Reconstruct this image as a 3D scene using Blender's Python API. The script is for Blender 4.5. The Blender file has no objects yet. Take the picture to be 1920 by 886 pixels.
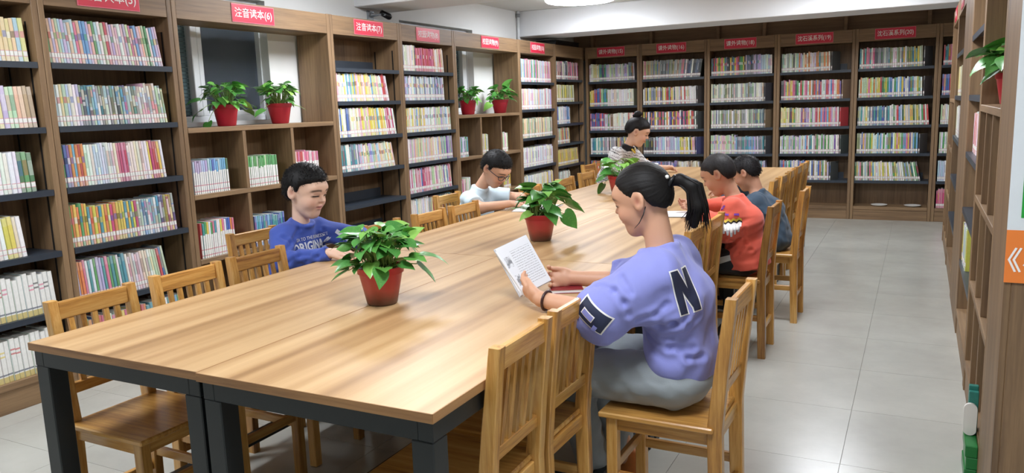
import bpy, bmesh, math, random
import numpy as np
from mathutils import Vector, Matrix
from mathutils.bvhtree import BVHTree

SC = bpy.context.scene
COL = SC.collection
RND = random.Random(7)
PI = math.pi

# ------------------------------------------------------------------ camera
YAW, PITCH, ROLL, FPX = 0.47945832, 0.16313725, -0.03437506, 1472.18
CAM_Z = 1.40


def cam_axes():
    cy, sy, cp, sp = math.cos(YAW), math.sin(YAW), math.cos(PITCH), math.sin(PITCH)
    f = Vector((-sy * cp, cy * cp, -sp))
    r = Vector((cy, sy, 0))
    u = r.cross(f)
    c, s = math.cos(ROLL), math.sin(ROLL)
    return c * r + s * u, -s * r + c * u, f


cr, cu, cf = cam_axes()
cam_data = bpy.data.cameras.new('camera')
cam_data.sensor_width = 36.0
cam_data.lens = FPX / 1920.0 * 36.0
cam_data.clip_start = 0.05
cam = bpy.data.objects.new('camera', cam_data)
COL.objects.link(cam)
cam.matrix_world = Matrix(((cr.x, cu.x, -cf.x, 0), (cr.y, cu.y, -cf.y, 0), (cr.z, cu.z, -cf.z, CAM_Z), (0, 0, 0, 1)))
SC.camera = cam

# ------------------------------------------------------------------ world and exposure
world = bpy.data.worlds.new('night')
SC.world = world
world.use_nodes = True
world.node_tree.nodes['Background'].inputs['Color'].default_value = (0.30, 0.36, 0.45, 1)
world.node_tree.nodes['Background'].inputs['Strength'].default_value = 0.05
LAMP_STRENGTH = 35.5
SC.view_settings.view_transform = 'Standard'
SC.view_settings.look = 'None'
SC.view_settings.gamma = 1.0
SC.view_settings.use_curve_mapping = False
SC.view_settings.exposure = 0.0


# ------------------------------------------------------------------ helpers
def lin(c):
    if isinstance(c, str):
        c = c.lstrip('#')
        c = [int(c[i:i + 2], 16) / 255 for i in (0, 2, 4)]
    return tuple((x / 12.92 if x <= 0.04045 else ((x + 0.055) / 1.055) ** 2.4) for x in c[:3])


def tag(o, label=None, cat=None, group=None, kind=None):
    if label: o['label'] = label
    if cat: o['category'] = cat
    if group: o['group'] = group
    if kind: o['kind'] = kind
    return o


def empty(name, loc=(0, 0, 0), rz=0.0, label=None, cat=None, group=None, kind=None):
    o = bpy.data.objects.new(name, None)
    o.empty_display_size = 0.1
    COL.objects.link(o)
    o.location = loc
    o.rotation_euler = (0, 0, rz)
    return tag(o, label, cat, group, kind)


def link(name, me, mat=None, parent=None, loc=None, rot=None):
    if mat is not None and not me.materials:
        me.materials.append(mat)
    o = bpy.data.objects.new(name, me)
    COL.objects.link(o)
    if parent is not None: o.parent = parent
    if loc is not None: o.location = loc
    if rot is not None: o.rotation_euler = rot
    return o


class MB:
    """collects polygons (with optional colour per face) and makes one mesh of them"""

    def __init__(s):
        s.v = []; s.f = []; s.c = []; s.sm = []

    def add(s, vs, fs, col=None, smooth=False):
        n = len(s.v)
        s.v += [tuple(p) for p in vs]
        for f in fs:
            s.f.append([i + n for i in f]); s.c.append(col); s.sm.append(smooth)
        return s

    def box(s, x0, x1, y0, y1, z0, z1, ch=0.0, col=None, M=None):
        if ch <= 0:
            vs = [Vector((x, y, z)) for x in (x0, x1) for y in (y0, y1) for z in (z0, z1)]
            fs = [(0, 1, 3, 2), (4, 6, 7, 5), (0, 4, 5, 1), (2, 3, 7, 6), (0, 2, 6, 4), (1, 5, 7, 3)]
        else:
            vs = []; idx = {}
            lo = (x0, y0, z0); hi = (x1, y1, z1)
            for a in range(3):
                for sx in (0, 1):
                    for sy in (0, 1):
                        for sz in (0, 1):
                            sg = (sx, sy, sz)
                            p = [hi[i] if sg[i] else lo[i] for i in range(3)]
                            for i in range(3):
                                if i != a: p[i] += (-ch if sg[i] else ch)
                            idx[(a, sx, sy, sz)] = len(vs)
                            vs.append(Vector(p))
            fs = []
            for a in range(3):
                b, c = [i for i in range(3) if i != a]
                for t in (0, 1):
                    q = []
                    for (u, w) in ((0, 0), (1, 0), (1, 1), (0, 1)):
                        sg = [0, 0, 0]; sg[a] = t; sg[b] = u; sg[c] = w
                        q.append(idx[(a, *sg)])
                    fs.append(q if (t == 1) == (a != 1) else q[::-1])
            for a in range(3):      # chamfers along axis a
                b, c = [i for i in range(3) if i != a]
                for u in (0, 1):
                    for w in (0, 1):
                        sg0 = [0, 0, 0]; sg0[b] = u; sg0[c] = w
                        sg1 = list(sg0); sg1[a] = 1
                        q = [idx[(b, *sg0)], idx[(b, *sg1)], idx[(c, *sg1)], idx[(c, *sg0)]]
                        n = (vs[q[1]] - vs[q[0]]).cross(vs[q[2]] - vs[q[1]])
                        out = Vector((0, 0, 0)); out[b] = 1 if u else -1; out[c] = 1 if w else -1
                        fs.append(q if n.dot(out) > 0 else q[::-1])
            for sx in (0, 1):
                for sy in (0, 1):
                    for sz in (0, 1):
                        q = [idx[(a, sx, sy, sz)] for a in range(3)]
                        n = (vs[q[1]] - vs[q[0]]).cross(vs[q[2]] - vs[q[1]])
                        out = Vector((sx * 2 - 1, sy * 2 - 1, sz * 2 - 1))
                        fs.append(q if n.dot(out) > 0 else q[::-1])
        if M is not None: vs = [M @ p for p in vs]
        return s.add(vs, fs, col)

    def tube(s, pts, rad, n=8, cap=True, col=None, smooth=True, flat=1.0, up=None):
        pts = [Vector(p) for p in pts]
        if not hasattr(rad, '__len__'): rad = [rad] * len(pts)
        vs = []; side = None
        for i, p in enumerate(pts):
            t = (pts[min(i + 1, len(pts) - 1)] - pts[max(i - 1, 0)]).normalized()
            if side is None:
                ref = Vector(up) if up is not None else (Vector((0, 0, 1)) if abs(t.z) < 0.9 else Vector((1, 0, 0)))
                side = t.cross(ref).normalized()
            else:
                side = (side - t * side.dot(t)).normalized()
            o = side.cross(t)
            for k in range(n):
                a = 2 * PI * k / n
                vs.append(p + side * math.cos(a) * rad[i] + o * math.sin(a) * rad[i] * flat)
        fs = []
        for i in range(len(pts) - 1):
            for k in range(n):
                k2 = (k + 1) % n
                fs.append((i * n + k2, i * n + k, (i + 1) * n + k, (i + 1) * n + k2))
        if cap:
            fs.append(tuple(range(n))); fs.append(tuple(range((len(pts) - 1) * n, len(pts) * n))[::-1])
        return s.add(vs, fs, col, smooth)

    def lathe(s, prof, n=24, col=None, smooth=True, c=(0, 0, 0)):
        vs = []
        for (r, z) in prof:
            for k in range(n):
                a = 2 * PI * k / n
                vs.append((c[0] + r * math.cos(a), c[1] + r * math.sin(a), c[2] + z))
        fs = []
        for i in range(len(prof) - 1):
            for k in range(n):
                k2 = (k + 1) % n
                fs.append((i * n + k, i * n + k2, (i + 1) * n + k2, (i + 1) * n + k))
        if prof[0][0] > 0: fs.append(tuple(range(n))[::-1])
        if prof[-1][0] > 0: fs.append(tuple(range((len(prof) - 1) * n, len(prof) * n)))
        return s.add(vs, fs, col, smooth)

    def mesh(s, name, mat=None):
        me = bpy.data.meshes.new(name)
        me.from_pydata(s.v, [], s.f)
        if any(s.sm): me.polygons.foreach_set('use_smooth', s.sm)
        if any(c is not None for c in s.c):
            at = me.color_attributes.new('Col', 'FLOAT_COLOR', 'CORNER')
            arr = []
            for f, c in zip(s.f, s.c):
                c = c or (0.8, 0.8, 0.8)
                arr += [c[0], c[1], c[2], 1.0] * len(f)
            at.data.foreach_set('color', arr)
        if mat: me.materials.append(mat)
        me.update()
        return me

    def build(s, name, mat, parent=None, loc=None, rot=None):
        return link(name, s.mesh(name, mat), None, parent, loc, rot)


def bx(name, mat, parent, x0, x1, y0, y1, z0, z1, ch=0.0):
    return MB().box(x0, x1, y0, y1, z0, z1, ch).build(name, mat, parent)


# ------------------------------------------------------------------ materials
def new_mat(name):
    m = bpy.data.materials.new(name)
    m.use_nodes = True
    nt = m.node_tree
    return m, nt, nt.nodes['Principled BSDF']


def N(nt, kind, **kw):
    n = nt.nodes.new(kind)
    for k, v in kw.items():
        if k in n.inputs.keys():
            n.inputs[k].default_value = v
        else:
            setattr(n, k, v)
    return n


def plain(name, col, rough=0.5, metal=0.0, coat=0.0, var=0.06, nscale=30.0, bump=0.0, spec=0.5, sheen=0.0, bscale=None):
    m, nt, b = new_mat(name)
    L = nt.links.new
    c = lin(col)
    tc = N(nt, 'ShaderNodeTexCoord')
    no = N(nt, 'ShaderNodeTexNoise', Scale=nscale, Detail=4.0)
    L(tc.outputs['Object'], no.inputs['Vector'])
    mx = N(nt, 'ShaderNodeMix', data_type='RGBA')
    mx.inputs[6].default_value = (*[x * (1 - var) for x in c], 1)
    mx.inputs[7].default_value = (*[min(1, x * (1 + var)) for x in c], 1)
    L(no.outputs['Fac'], mx.inputs[0])
    L(mx.outputs[2], b.inputs['Base Color'])
    b.inputs['Roughness'].default_value = rough
    b.inputs['Metallic'].default_value = metal
    b.inputs['Coat Weight'].default_value = coat
    b.inputs['Specular IOR Level'].default_value = spec
    if sheen: b.inputs['Sheen Weight'].default_value = sheen
    if bump:
        n2 = no
        if bscale:
            n2 = N(nt, 'ShaderNodeTexNoise', Scale=bscale, Detail=3.0)
            L(tc.outputs['Object'], n2.inputs['Vector'])
        bp = N(nt, 'ShaderNodeBump', Strength=bump, Distance=0.003)
        L(n2.outputs['Fac'], bp.inputs['Height'])
        L(bp.outputs['Normal'], b.inputs['Normal'])
    return m


def wood(name, c_dark, c_mid, c_light, axis, across=14.0, along=0.8, rough=0.45, coat=0.0, vary=0.10, planks=0.0, bump=0.05):
    m, nt, b = new_mat(name)
    L = nt.links.new
    tc = N(nt, 'ShaderNodeTexCoord')
    oi = N(nt, 'ShaderNodeObjectInfo')
    sc = [across] * 3
    sc[axis] = along
    mp = N(nt, 'ShaderNodeMapping')
    mp.inputs['Scale'].default_value = sc
    L(tc.outputs['Object'], mp.inputs['Vector'])
    off = N(nt, 'ShaderNodeVectorMath', operation='SCALE')
    off.inputs[0].default_value = (37.0, 91.0, 53.0)
    L(oi.outputs['Random'], off.inputs['Scale'])
    ad = N(nt, 'ShaderNodeVectorMath', operation='ADD')
    L(mp.outputs['Vector'], ad.inputs[0]); L(off.outputs[0], ad.inputs[1])
    n1 = N(nt, 'ShaderNodeTexNoise', Scale=0.45, Detail=5.0, Roughness=0.6, Distortion=0.6)
    n2 = N(nt, 'ShaderNodeTexNoise', Scale=3.2, Detail=4.0, Roughness=0.7)
    L(ad.outputs[0], n1.inputs['Vector']); L(ad.outputs[0], n2.inputs['Vector'])
    mm = N(nt, 'ShaderNodeMath', operation='MULTIPLY_ADD')
    L(n2.outputs['Fac'], mm.inputs[0]); mm.inputs[1].default_value = 0.45
    m2 = N(nt, 'ShaderNodeMath', operation='MULTIPLY')
    L(n1.outputs['Fac'], m2.inputs[0]); m2.inputs[1].default_value = 0.55
    L(m2.outputs[0], mm.inputs[2])
    fac = mm.outputs[0]
    if planks:
        mp2 = N(nt, 'ShaderNodeMapping')
        s2 = [planks] * 3
        s2[axis] = 0.12
        s2[2 if axis != 2 else 1] = 0.001
        mp2.inputs['Scale'].default_value = s2
        L(tc.outputs['Object'], mp2.inputs['Vector'])
        a2 = N(nt, 'ShaderNodeVectorMath', operation='ADD')
        L(mp2.outputs[0], a2.inputs[0]); L(off.outputs[0], a2.inputs[1])
        n3 = N(nt, 'ShaderNodeTexNoise', Scale=1.0, Detail=1.0)
        L(a2.outputs[0], n3.inputs['Vector'])
        m3 = N(nt, 'ShaderNodeMath', operation='MULTIPLY_ADD')
        L(n3.outputs['Fac'], m3.inputs[0]); m3.inputs[1].default_value = 0.55
        m4 = N(nt, 'ShaderNodeMath', operation='MULTIPLY')
        L(fac, m4.inputs[0]); m4.inputs[1].default_value = 0.5
        L(m4.outputs[0], m3.inputs[2])
        fac = m3.outputs[0]
    rp = N(nt, 'ShaderNodeValToRGB')
    e = rp.color_ramp.elements
    e[0].position = 0.36; e[0].color = (*lin(c_dark), 1)
    e[1].position = 0.66; e[1].color = (*lin(c_light), 1)
    e2 = rp.color_ramp.elements.new(0.50); e2.color = (*lin(c_mid), 1)
    L(fac, rp.inputs['Fac'])
    hv = N(nt, 'ShaderNodeHueSaturation')
    mr = N(nt, 'ShaderNodeMapRange')
    mr.inputs['To Min'].default_value = 1 - vary; mr.inputs['To Max'].default_value = 1 + vary
    L(oi.outputs['Random'], mr.inputs['Value'])
    L(mr.outputs[0], hv.inputs['Value']); L(rp.outputs['Color'], hv.inputs['Color'])
    L(hv.outputs['Color'], b.inputs['Base Color'])
    b.inputs['Roughness'].default_value = rough
    b.inputs['Coat Weight'].default_value = coat
    b.inputs['Coat Roughness'].default_value = 0.2
    if bump:
        bp = N(nt, 'ShaderNodeBump', Strength=bump, Distance=0.002)
        L(n2.outputs['Fac'], bp.inputs['Height']); L(bp.outputs['Normal'], b.inputs['Normal'])
    return m


def attr_mat(name, rough=0.5, coat=0.0, nscale=60.0, var=0.12, spec=0.5, bump=0.0, bscale=200.0, sheen=0.0, stretch=(1, 1, 1)):
    """colour comes from the mesh's own colour attribute, varied a little by noise"""
    m, nt, b = new_mat(name)
    L = nt.links.new
    at = N(nt, 'ShaderNodeAttribute', attribute_name='Col')
    tc = N(nt, 'ShaderNodeTexCoord')
    mp = N(nt, 'ShaderNodeMapping'); mp.inputs['Scale'].default_value = stretch
    no = N(nt, 'ShaderNodeTexNoise', Scale=nscale, Detail=3.0)
    L(tc.outputs['Object'], mp.inputs[0]); L(mp.outputs[0], no.inputs['Vector'])
    mr = N(nt, 'ShaderNodeMapRange'); mr.inputs['To Min'].default_value = 1 - var * 1.6; mr.inputs['To Max'].default_value = 1 + var
    L(no.outputs['Fac'], mr.inputs['Value'])
    hv = N(nt, 'ShaderNodeHueSaturation')
    L(at.outputs['Color'], hv.inputs['Color']); L(mr.outputs[0], hv.inputs['Value'])
    L(hv.outputs['Color'], b.inputs['Base Color'])
    b.inputs['Roughness'].default_value = rough
    b.inputs['Coat Weight'].default_value = coat
    b.inputs['Specular IOR Level'].default_value = spec
    if sheen: b.inputs['Sheen Weight'].default_value = sheen
    if bump:
        n2 = N(nt, 'ShaderNodeTexNoise', Scale=bscale, Detail=3.0)
        L(mp.outputs[0], n2.inputs['Vector'])
        bp = N(nt, 'ShaderNodeBump', Strength=bump, Distance=0.003)
        L(n2.outputs['Fac'], bp.inputs['Height']); L(bp.outputs['Normal'], b.inputs['Normal'])
    return m


def emit(name, col, strength):
    m, nt, b = new_mat(name)
    b.inputs['Base Color'].default_value = (0.8, 0.8, 0.8, 1)
    b.inputs['Emission Color'].default_value = (*lin(col), 1)
    b.inputs['Emission Strength'].default_value = strength
    return m


CASE = ('#69523c', '#856a4d', '#9d805e')
W_Z = wood('case_wood_upright', *CASE, 2, across=16, along=0.7, rough=0.5, vary=0.05)
W_X = wood('case_wood_level', *CASE, 0, across=16, along=0.7, rough=0.5, vary=0.05)
W_TABLE = wood('table_veneer', '#99754d', '#b59064', '#cba97c', 1, across=9, along=0.45, rough=0.40, vary=0.03, planks=16.0, bump=0.02)
W_EDGE = wood('table_edge_band', '#8a6340', '#a87c50', '#b88c5c', 0, across=30, along=1.5, rough=0.45, vary=0.05)
CH = ('#885628', '#c49048', '#e0b670')
C_Z = wood('chair_wood_upright', *CH, 2, across=26, along=1.4, rough=0.33, coat=0.25, vary=0.26)
C_Y = wood('chair_wood_across', *CH, 1, across=26, along=1.4, rough=0.33, coat=0.25, vary=0.22)
C_X = wood('chair_wood_along', *CH, 0, across=20, along=1.2, rough=0.30, coat=0.3, vary=0.10)
M_STEEL = plain('dark_steel', '#1f2527', rough=0.42, metal=0.0, var=0.1, nscale=8, spec=0.5)
M_SHELF = plain('shelf_steel', '#333b45', rough=0.38, var=0.08, nscale=12)
M_SLOT = plain('slot_dark', '#15110d', rough=0.8)
M_WALL = plain('wall_paint', '#e3e4e2', rough=0.75, var=0.02, nscale=3)
M_CEIL = plain('ceiling_paint', '#dcdcd8', rough=0.8, var=0.02, nscale=2)
M_BEAM = plain('beam_paint', '#e6e9ec', rough=0.6, var=0.015, nscale=2)
M_DARKPANEL = wood('dark_panel', '#7a6048', '#927558', '#a58868', 0, across=14, along=0.7, rough=0.6, vary=0.12)
M_PVC = plain('white_pvc', '#dde1e4', rough=0.35, var=0.02)
M_SCREEN = plain('window_screen', '#454a54', rough=0.55, var=0.1, nscale=3)
M_BLIND = plain('blind_slats', '#5f737a', rough=0.5, var=0.08)
M_RED = plain('sign_red', '#d62f48', rough=0.35, var=0.04)
M_PINK = plain('sign_border_pink', '#e8798c', rough=0.4, var=0.03)
M_WHITE = plain('print_white', '#f6f4f2', rough=0.5, var=0.01)
M_PAPER = plain('paper', '#eceef0', rough=0.7, var=0.02, nscale=40)
M_BOOK = attr_mat('book_print', rough=0.42, nscale=130, var=0.10, stretch=(1, 1, 0.5))
M_GLASS, _nt, _b = new_mat('window_glass')
_b.inputs['Base Color'].default_value = (0.9, 0.95, 0.95, 1)
_b.inputs['Roughness'].default_value = 0.03
_b.inputs['Transmission Weight'].default_value = 1.0
_b.inputs['IOR'].default_value = 1.1

# ------------------------------------------------------------------ the room
XL, YB, XR = -3.90, 9.70, 0.24          # front planes of the three bookcase runs
WLX = -4.22                              # left wall
CEIL = 2.49


def struct(name, o=None):
    o['kind'] = 'structure'
    return o


# floor with 0.59 m tiles
m, nt, b = new_mat('floor_tile')
L = nt.links.new
tc = N(nt, 'ShaderNodeTexCoord'); oi = N(nt, 'ShaderNodeObjectInfo')
n1 = N(nt, 'ShaderNodeTexNoise', Scale=2.5, Detail=6.0, Roughness=0.65)
n2 = N(nt, 'ShaderNodeTexNoise', Scale=45.0, Detail=2.0)
geo = N(nt, 'ShaderNodeNewGeometry')
L(geo.outputs['Position'], n1.inputs['Vector']); L(geo.outputs['Position'], n2.inputs['Vector'])
rp = N(nt, 'ShaderNodeValToRGB')
rp.color_ramp.elements[0].position = 0.3; rp.color_ramp.elements[0].color = (*lin('#b0b0a8'), 1)
rp.color_ramp.elements[1].position = 0.7; rp.color_ramp.elements[1].color = (*lin('#bebeb6'), 1)
L(n1.outputs['Fac'], rp.inputs['Fac'])
hv = N(nt, 'ShaderNodeHueSaturation'); mr = N(nt, 'ShaderNodeMapRange')
mr.inputs['To Min'].default_value = 0.96; mr.inputs['To Max'].default_value = 1.04
L(oi.outputs['Random'], mr.inputs['Value']); L(mr.outputs[0], hv.inputs['Value'])
L(rp.outputs['Color'], hv.inputs['Color']); L(hv.outputs['Color'], b.inputs['Base Color'])
mr2 = N(nt, 'ShaderNodeMapRange'); mr2.inputs['To Min'].default_value = 0.20; mr2.inputs['To Max'].default_value = 0.28
L(n1.outputs['Fac'], mr2.inputs['Value']); L(mr2.outputs[0], b.inputs['Roughness'])
M_TILE = m
M_GROUT = plain('grout', '#9c9c94', rough=0.9)
floor = struct('floor', bx('floor', M_GROUT, None, -4.6, 1.0, -2.2, 10.4, -0.05, -0.004))
TS = 0.589
tile_me = MB().box(0.0009, TS - 0.0009, 0.0009, TS - 0.0009, -0.003, 0.0).mesh('floor_tile', M_TILE)
for i in range(-8, 3):
    for j in range(-6, 13):
        x, y = -0.215 + i * TS, 3.09 + j * TS
        if x + TS < -4.5 or x > 0.6 or y < -0.6 or y > 9.75: continue
        link('tile', tile_me, None, floor, (x, y, 0))

ceiling = struct('ceiling', bx('ceiling', M_CEIL, None, -4.6, 1.0, -2.2, 10.4, CEIL, CEIL + 0.05))
for i, (y0, y1, z0) in enumerate(((2.32, 2.85, 2.26), (5.42, 5.95, 2.265), (8.45, 9.0, 2.205))):
    struct('', bx('trim_%d' % (i + 1), M_BEAM, None, WLX - 0.1, 0.9, y0, y1, z0, CEIL, 0.006))

# left wall with two window openings
WIN = ((2.75, 4.39), (6.05, 7.37))
WZ0, WZ1 = 1.36, 2.21
mb = MB()
ys = [-2.2, WIN[0][0], WIN[0][1], WIN[1][0], WIN[1][1], 10.4]
for k in (0, 2, 4): mb.box(WLX - 0.16, WLX, ys[k], ys[k + 1], 0, CEIL)
for k in (1, 3):
    mb.box(WLX - 0.16, WLX, ys[k], ys[k + 1], 0, WZ0)
    mb.box(WLX - 0.16, WLX, ys[k], ys[k + 1], WZ1, CEIL)
struct('', mb.build('wall_left', M_WALL))
struct('', bx('wall_right', M_WALL, None, 0.60, 0.72, 3.2, 10.4, 0, CEIL))
struct('', bx('wall_front', M_WALL, None, -4.4, 1.0, -2.3, -2.2, 0, CEIL))
struct('', bx('wall_side', M_WALL, None, 0.95, 1.05, -2.2, 3.2, 0, CEIL))
struct('', bx('wall_back', M_WALL, None, -4.4, 1.0, 10.30, 10.4, 0, CEIL))

for i, (y0, y1) in enumerate(WIN):
    w = struct('', empty('window_%d' % (i + 1), (WLX - 0.10, y0, WZ0)))
    W, H = y1 - y0, WZ1 - WZ0
    x0, x1 = -0.03, 0.03
    f = MB()
    f.box(x0, x1, 0, W, 0, 0.05, .004); f.box(x0, x1, 0, W, H - 0.05, H, .004)
    f.box(x0, x1, 0, 0.05, 0, H, .004); f.box(x0, x1, W - 0.012, W, 0, H, .002)
    f.build('window_frame', M_PVC, w)
    mull = W - (0.56 if i == 0 else 0.05)
    bx('mullion', M_PVC, w, x0 - 0.005, x1 + 0.012, mull - 0.075, mull - 0.025, 0.05, H - 0.05, .004)
    bx('sash_stile', M_PVC, w, x0 - 0.005, x1 + 0.0, mull - 0.015, mull + 0.025, 0.05, H - 0.05, .004)
    bx('sash_rail', M_PVC, w, x0 - 0.01, x1 - 0.005, mull + 0.025, W - 0.012, 0.05, 0.085, .003)
    bx('pane', M_GLASS, w, 0.0, 0.006, mull + 0.02, W - 0.03, 0.06, H - 0.04)
    bx('pane', M_GLASS, w, 0.0, 0.006, 0.04, mull - 0.06, 0.06, H - 0.04)
    bx('insect_screen', M_SCREEN, w, -0.022, -0.018, mull + 0.0, W - 0.005, 0.04, H - 0.03)
    bl = MB()
    z = 0.06
    while z < H - 0.05:
        bl.box(-0.02, -0.012, 0.05, mull - 0.07, z, z + 0.021); z += 0.024
    bo = bl.build('blind', M_BLIND, w); bo['kind'] = 'stuff'
    bx('window_sill', M_PVC, w, 0.03, 0.13, 0.0, W, -0.02, 0.012, .004)

# dark upper panelling above and behind the back bookcases
up = struct('', empty('trim_4', (0, 10.08, 2.0)))
xs = [-4.2, -3.90, -3.10, -2.25, -1.70, -0.80, 0.05, 0.55]
for k in range(len(xs) - 1):
    bx('panel', M_DARKPANEL, up, xs[k] + .004, xs[k + 1] - .004, 0.0, 0.02, -0.02, 0.40 - 0.012 * k)
for k in range(1, len(xs) - 1):
    bx('batten', M_DARKPANEL, up, xs[k] - 0.02, xs[k] + 0.02, -0.09, 0.0, -0.02, 0.46 - 0.012 * k, .003)


# ------------------------------------------------------------------ lettering
_txt = {}


def text_mesh(s, height, bold=0.0, mat=None, thick=0.0):
    """flat lettering centred on the origin in the XY plane, scaled to the given height"""
    key = (s, height, bold, mat.name if mat else '', thick)
    if key in _txt: return _txt[key]
    cu_ = bpy.data.curves.new('lettering', 'FONT')
    cu_.body = s
    cu_.offset = bold
    cu_.resolution_u = 3
    o = bpy.data.objects.new('lettering', cu_)
    COL.objects.link(o)
    me = bpy.data.meshes.new_from_object(o)
    bpy.data.objects.remove(o); bpy.data.curves.remove(cu_)
    co = np.empty(len(me.vertices) * 3)
    me.vertices.foreach_get('co', co)
    co = co.reshape(-1, 3)
    lo, hi = co.min(0), co.max(0)
    co = (co - (lo + hi) / 2) * (height / (hi[1] - lo[1]))
    me.vertices.foreach_set('co', co.ravel())
    me.materials.clear()
    if mat: me.materials.append(mat)
    me.update()
    _txt[key] = me
    return me


# ------------------------------------------------------------------ bookcases
SD, ST = 0.30, 0.034          # depth, side board thickness
_shelf_cache = {}


def shelf_mesh(w):
    k = round(w, 3)
    if k not in _shelf_cache:
        m_ = MB()
        m_.box(0.002, w - 0.002, 0.004, SD - 0.02, -0.004, 0.0)          # plate
        m_.box(0.002, w - 0.002, 0.0, 0.004, -0.030, 0.0)                 # front lip
        m_.box(0.002, w - 0.06, SD - 0.075, SD - 0.071, 0.0, 0.075)       # back stop
        _shelf_cache[k] = m_.mesh('shelf', M_SHELF)
    return _shelf_cache[k]


CASES = {}


def case_common(key, loc, rz, w, label, sign, sign_x=0.5):
    t = empty('bookcase', loc, rz, label, 'bookcase', 'wooden library bookcases')
    for s0 in (0.0, w - ST):
        bx('side_panel', W_Z, t, s0 + .0015, s0 + ST - .0015, 0.0, SD, 0.0, 2.12, .002)
    v = bx('valance', W_X, t, ST, w - ST, 0.002, 0.020, 1.98, 2.118, .001)
    bx('top_board', W_X, t, ST, w - ST, 0.020, SD, 1.982, 2.0)
    bx('kick_board', W_X, t, ST, w - ST, 0.006, 0.024, 0.0, 0.113, .001)
    bx('bottom_board', W_X, t, ST, w - ST, 0.0, SD, 0.113, 0.150, .002)
    if sign:
        sx = w * sign_x
        big = len(sign) > 8
        sw = 0.40 if big else 0.37
        so = bx('sign', M_PINK, t, sx - sw / 2, sx + sw / 2, -0.0025, 0.0015, 1.994, 2.108)
        bx('sign_field', M_RED, so, sx - sw / 2 + .004, sx + sw / 2 - .004, -0.0035, -0.0026, 1.998, 2.104)
        me = text_mesh(sign, 0.070, 0.008, M_WHITE)
        wd = max(v_.co.x for v_ in me.vertices) * 2
        lo = link('lettering', me, None, so, (sx, -0.0045, 2.051), (PI / 2, 0, 0))
        k = (sw - 0.045) / wd
        lo.scale = (k, 1.0, 1)
    CASES[key] = (Matrix.Translation(loc) @ Matrix.Rotation(rz, 4, 'Z'), w)
    return t


def shelf_case(key, loc, rz, w, zs, label, sign=None, sign_x=0.5):
    t = case_common(key, loc, rz, w, label, sign, sign_x)
    bx('back_panel', W_Z, t, ST, w - ST, SD - 0.012, SD, 0.15, 1.982)
    for z in zs:
        link('shelf', shelf_mesh(w - 2 * ST), None, t, (ST, 0.0, z))
    for x in (ST, w - ST - 0.0022):
        for y in (0.055, 0.235):
            bx('shelf_rail', M_SLOT, t, x, x + 0.0022, y, y + 0.012, 0.2, 1.90)
    return t


def cubby_case(key, loc, rz, w, zs, label, sign=None, ndiv=2, open_back=True, sign_x=0.5):
    t = case_common(key, loc, rz, w, label, sign, sign_x)
    zt = zs[0]
    bx('back_panel', W_Z, t, ST, w - ST, SD - 0.012, SD, 0.15, zt - 0.03 if open_back else 1.982)
    for z in zs:
        bx('cubby_board', W_X, t, ST, w - ST, 0.0, SD - 0.0005, z - 0.03, z, .002)
    lows = list(zs[1:]) + [0.15]
    for zu, zl in zip(zs, lows):
        for i in range(ndiv):
            xc = ST + (w - 2 * ST) * (i + 1) / (ndiv + 1)
            bx('divider', W_Z, t, xc - 0.014, xc + 0.014, 0.003, SD - 0.012, zl, zu - 0.03, .0015)
    return t


HALF = PI / 2
ZA = [1.70, 1.38, 1.065, 0.75, 0.445]
ZD = [1.735, 1.486, 1.212, 0.947, 0.682, 0.415]
ZG = [1.67, 1.367, 1.05, 0.723, 0.41]
ZH = [1.713, 1.441, 1.174, 0.932, 0.662, 0.40]
ZBK = [1.686, 1.37, 1.06, 0.75, 0.445]
LY = [1.690, 2.507, 3.305, 4.705, 5.590, 6.460, 7.815, 8.765, 9.665]
shelf_case('A', (XL, LY[0], 0), HALF, LY[1] - LY[0], ZA, 'leftmost bookcase, cut by the left edge of the photo')
shelf_case('B', (XL, LY[1], 0), HALF, LY[2] - LY[1], ZA, 'bookcase crammed with bright books just left of the potted plant cubbies', '注音读本(5)')
cubby_case('C', (XL, LY[2], 0), HALF, LY[3] - LY[2], [1.34, 0.935, 0.535], 'cubby bookcase open to the window, sign numbered 6, boy in blue in front', '注音读本(6)', sign_x=0.46)
shelf_case('D', (XL, LY[3], 0), HALF, LY[4] - LY[3], ZD, 'bookcase with an empty top shelf under sign numbered 7', '注音读本(7)', 0.53)
shelf_case('E', (XL, LY[4], 0), HALF, LY[5] - LY[4], ZD, 'bookcase of pastel books under sign numbered 8', '校园读物(8)')
cubby_case('F', (XL, LY[5], 0), HALF, LY[6] - LY[5], [1.34, 0.935, 0.535], 'farther cubby bookcase open to the window, behind the boy with glasses', '校园读物(9)', sign_x=0.52)
shelf_case('G', (XL, LY[6], 0), HALF, LY[7] - LY[6], ZG, 'bookcase right of the farther cubbies, under sign numbered 10', '校园读物(10)')
shelf_case('H', (XL, LY[7], 0), HALF, LY[8] - LY[7], ZH, 'unsigned corner bookcase at the end of the window wall')
BX = [-3.886, -3.160, -2.312, -1.500, -0.670, 0.150]
BL = ['back wall bookcase in the corner under sign numbered 15', 'back wall bookcase under sign numbered 16 behind the woman with a bun',
      'back wall bookcase whose sign number is eighteen, behind the boys', 'back wall bookcase with a gap on its top shelf, sign nineteen', 'back wall bookcase under sign numbered 20 with two white plates']
BS = ['课外读物(15)', '课外读物(16)', '课外读物(18)', '沈石溪系列(19)', '沈石溪系列(20)']
for i in range(5):
    shelf_case('K%d' % i, (BX[i], YB, 0), 0, BX[i + 1] - BX[i], ZBK, BL[i], BS[i], 0.48)
shelf_case('K5', (BX[5], YB, 0), 0, 0.42, ZBK, 'narrow slice of back wall bookcase beside the right hand row')
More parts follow.
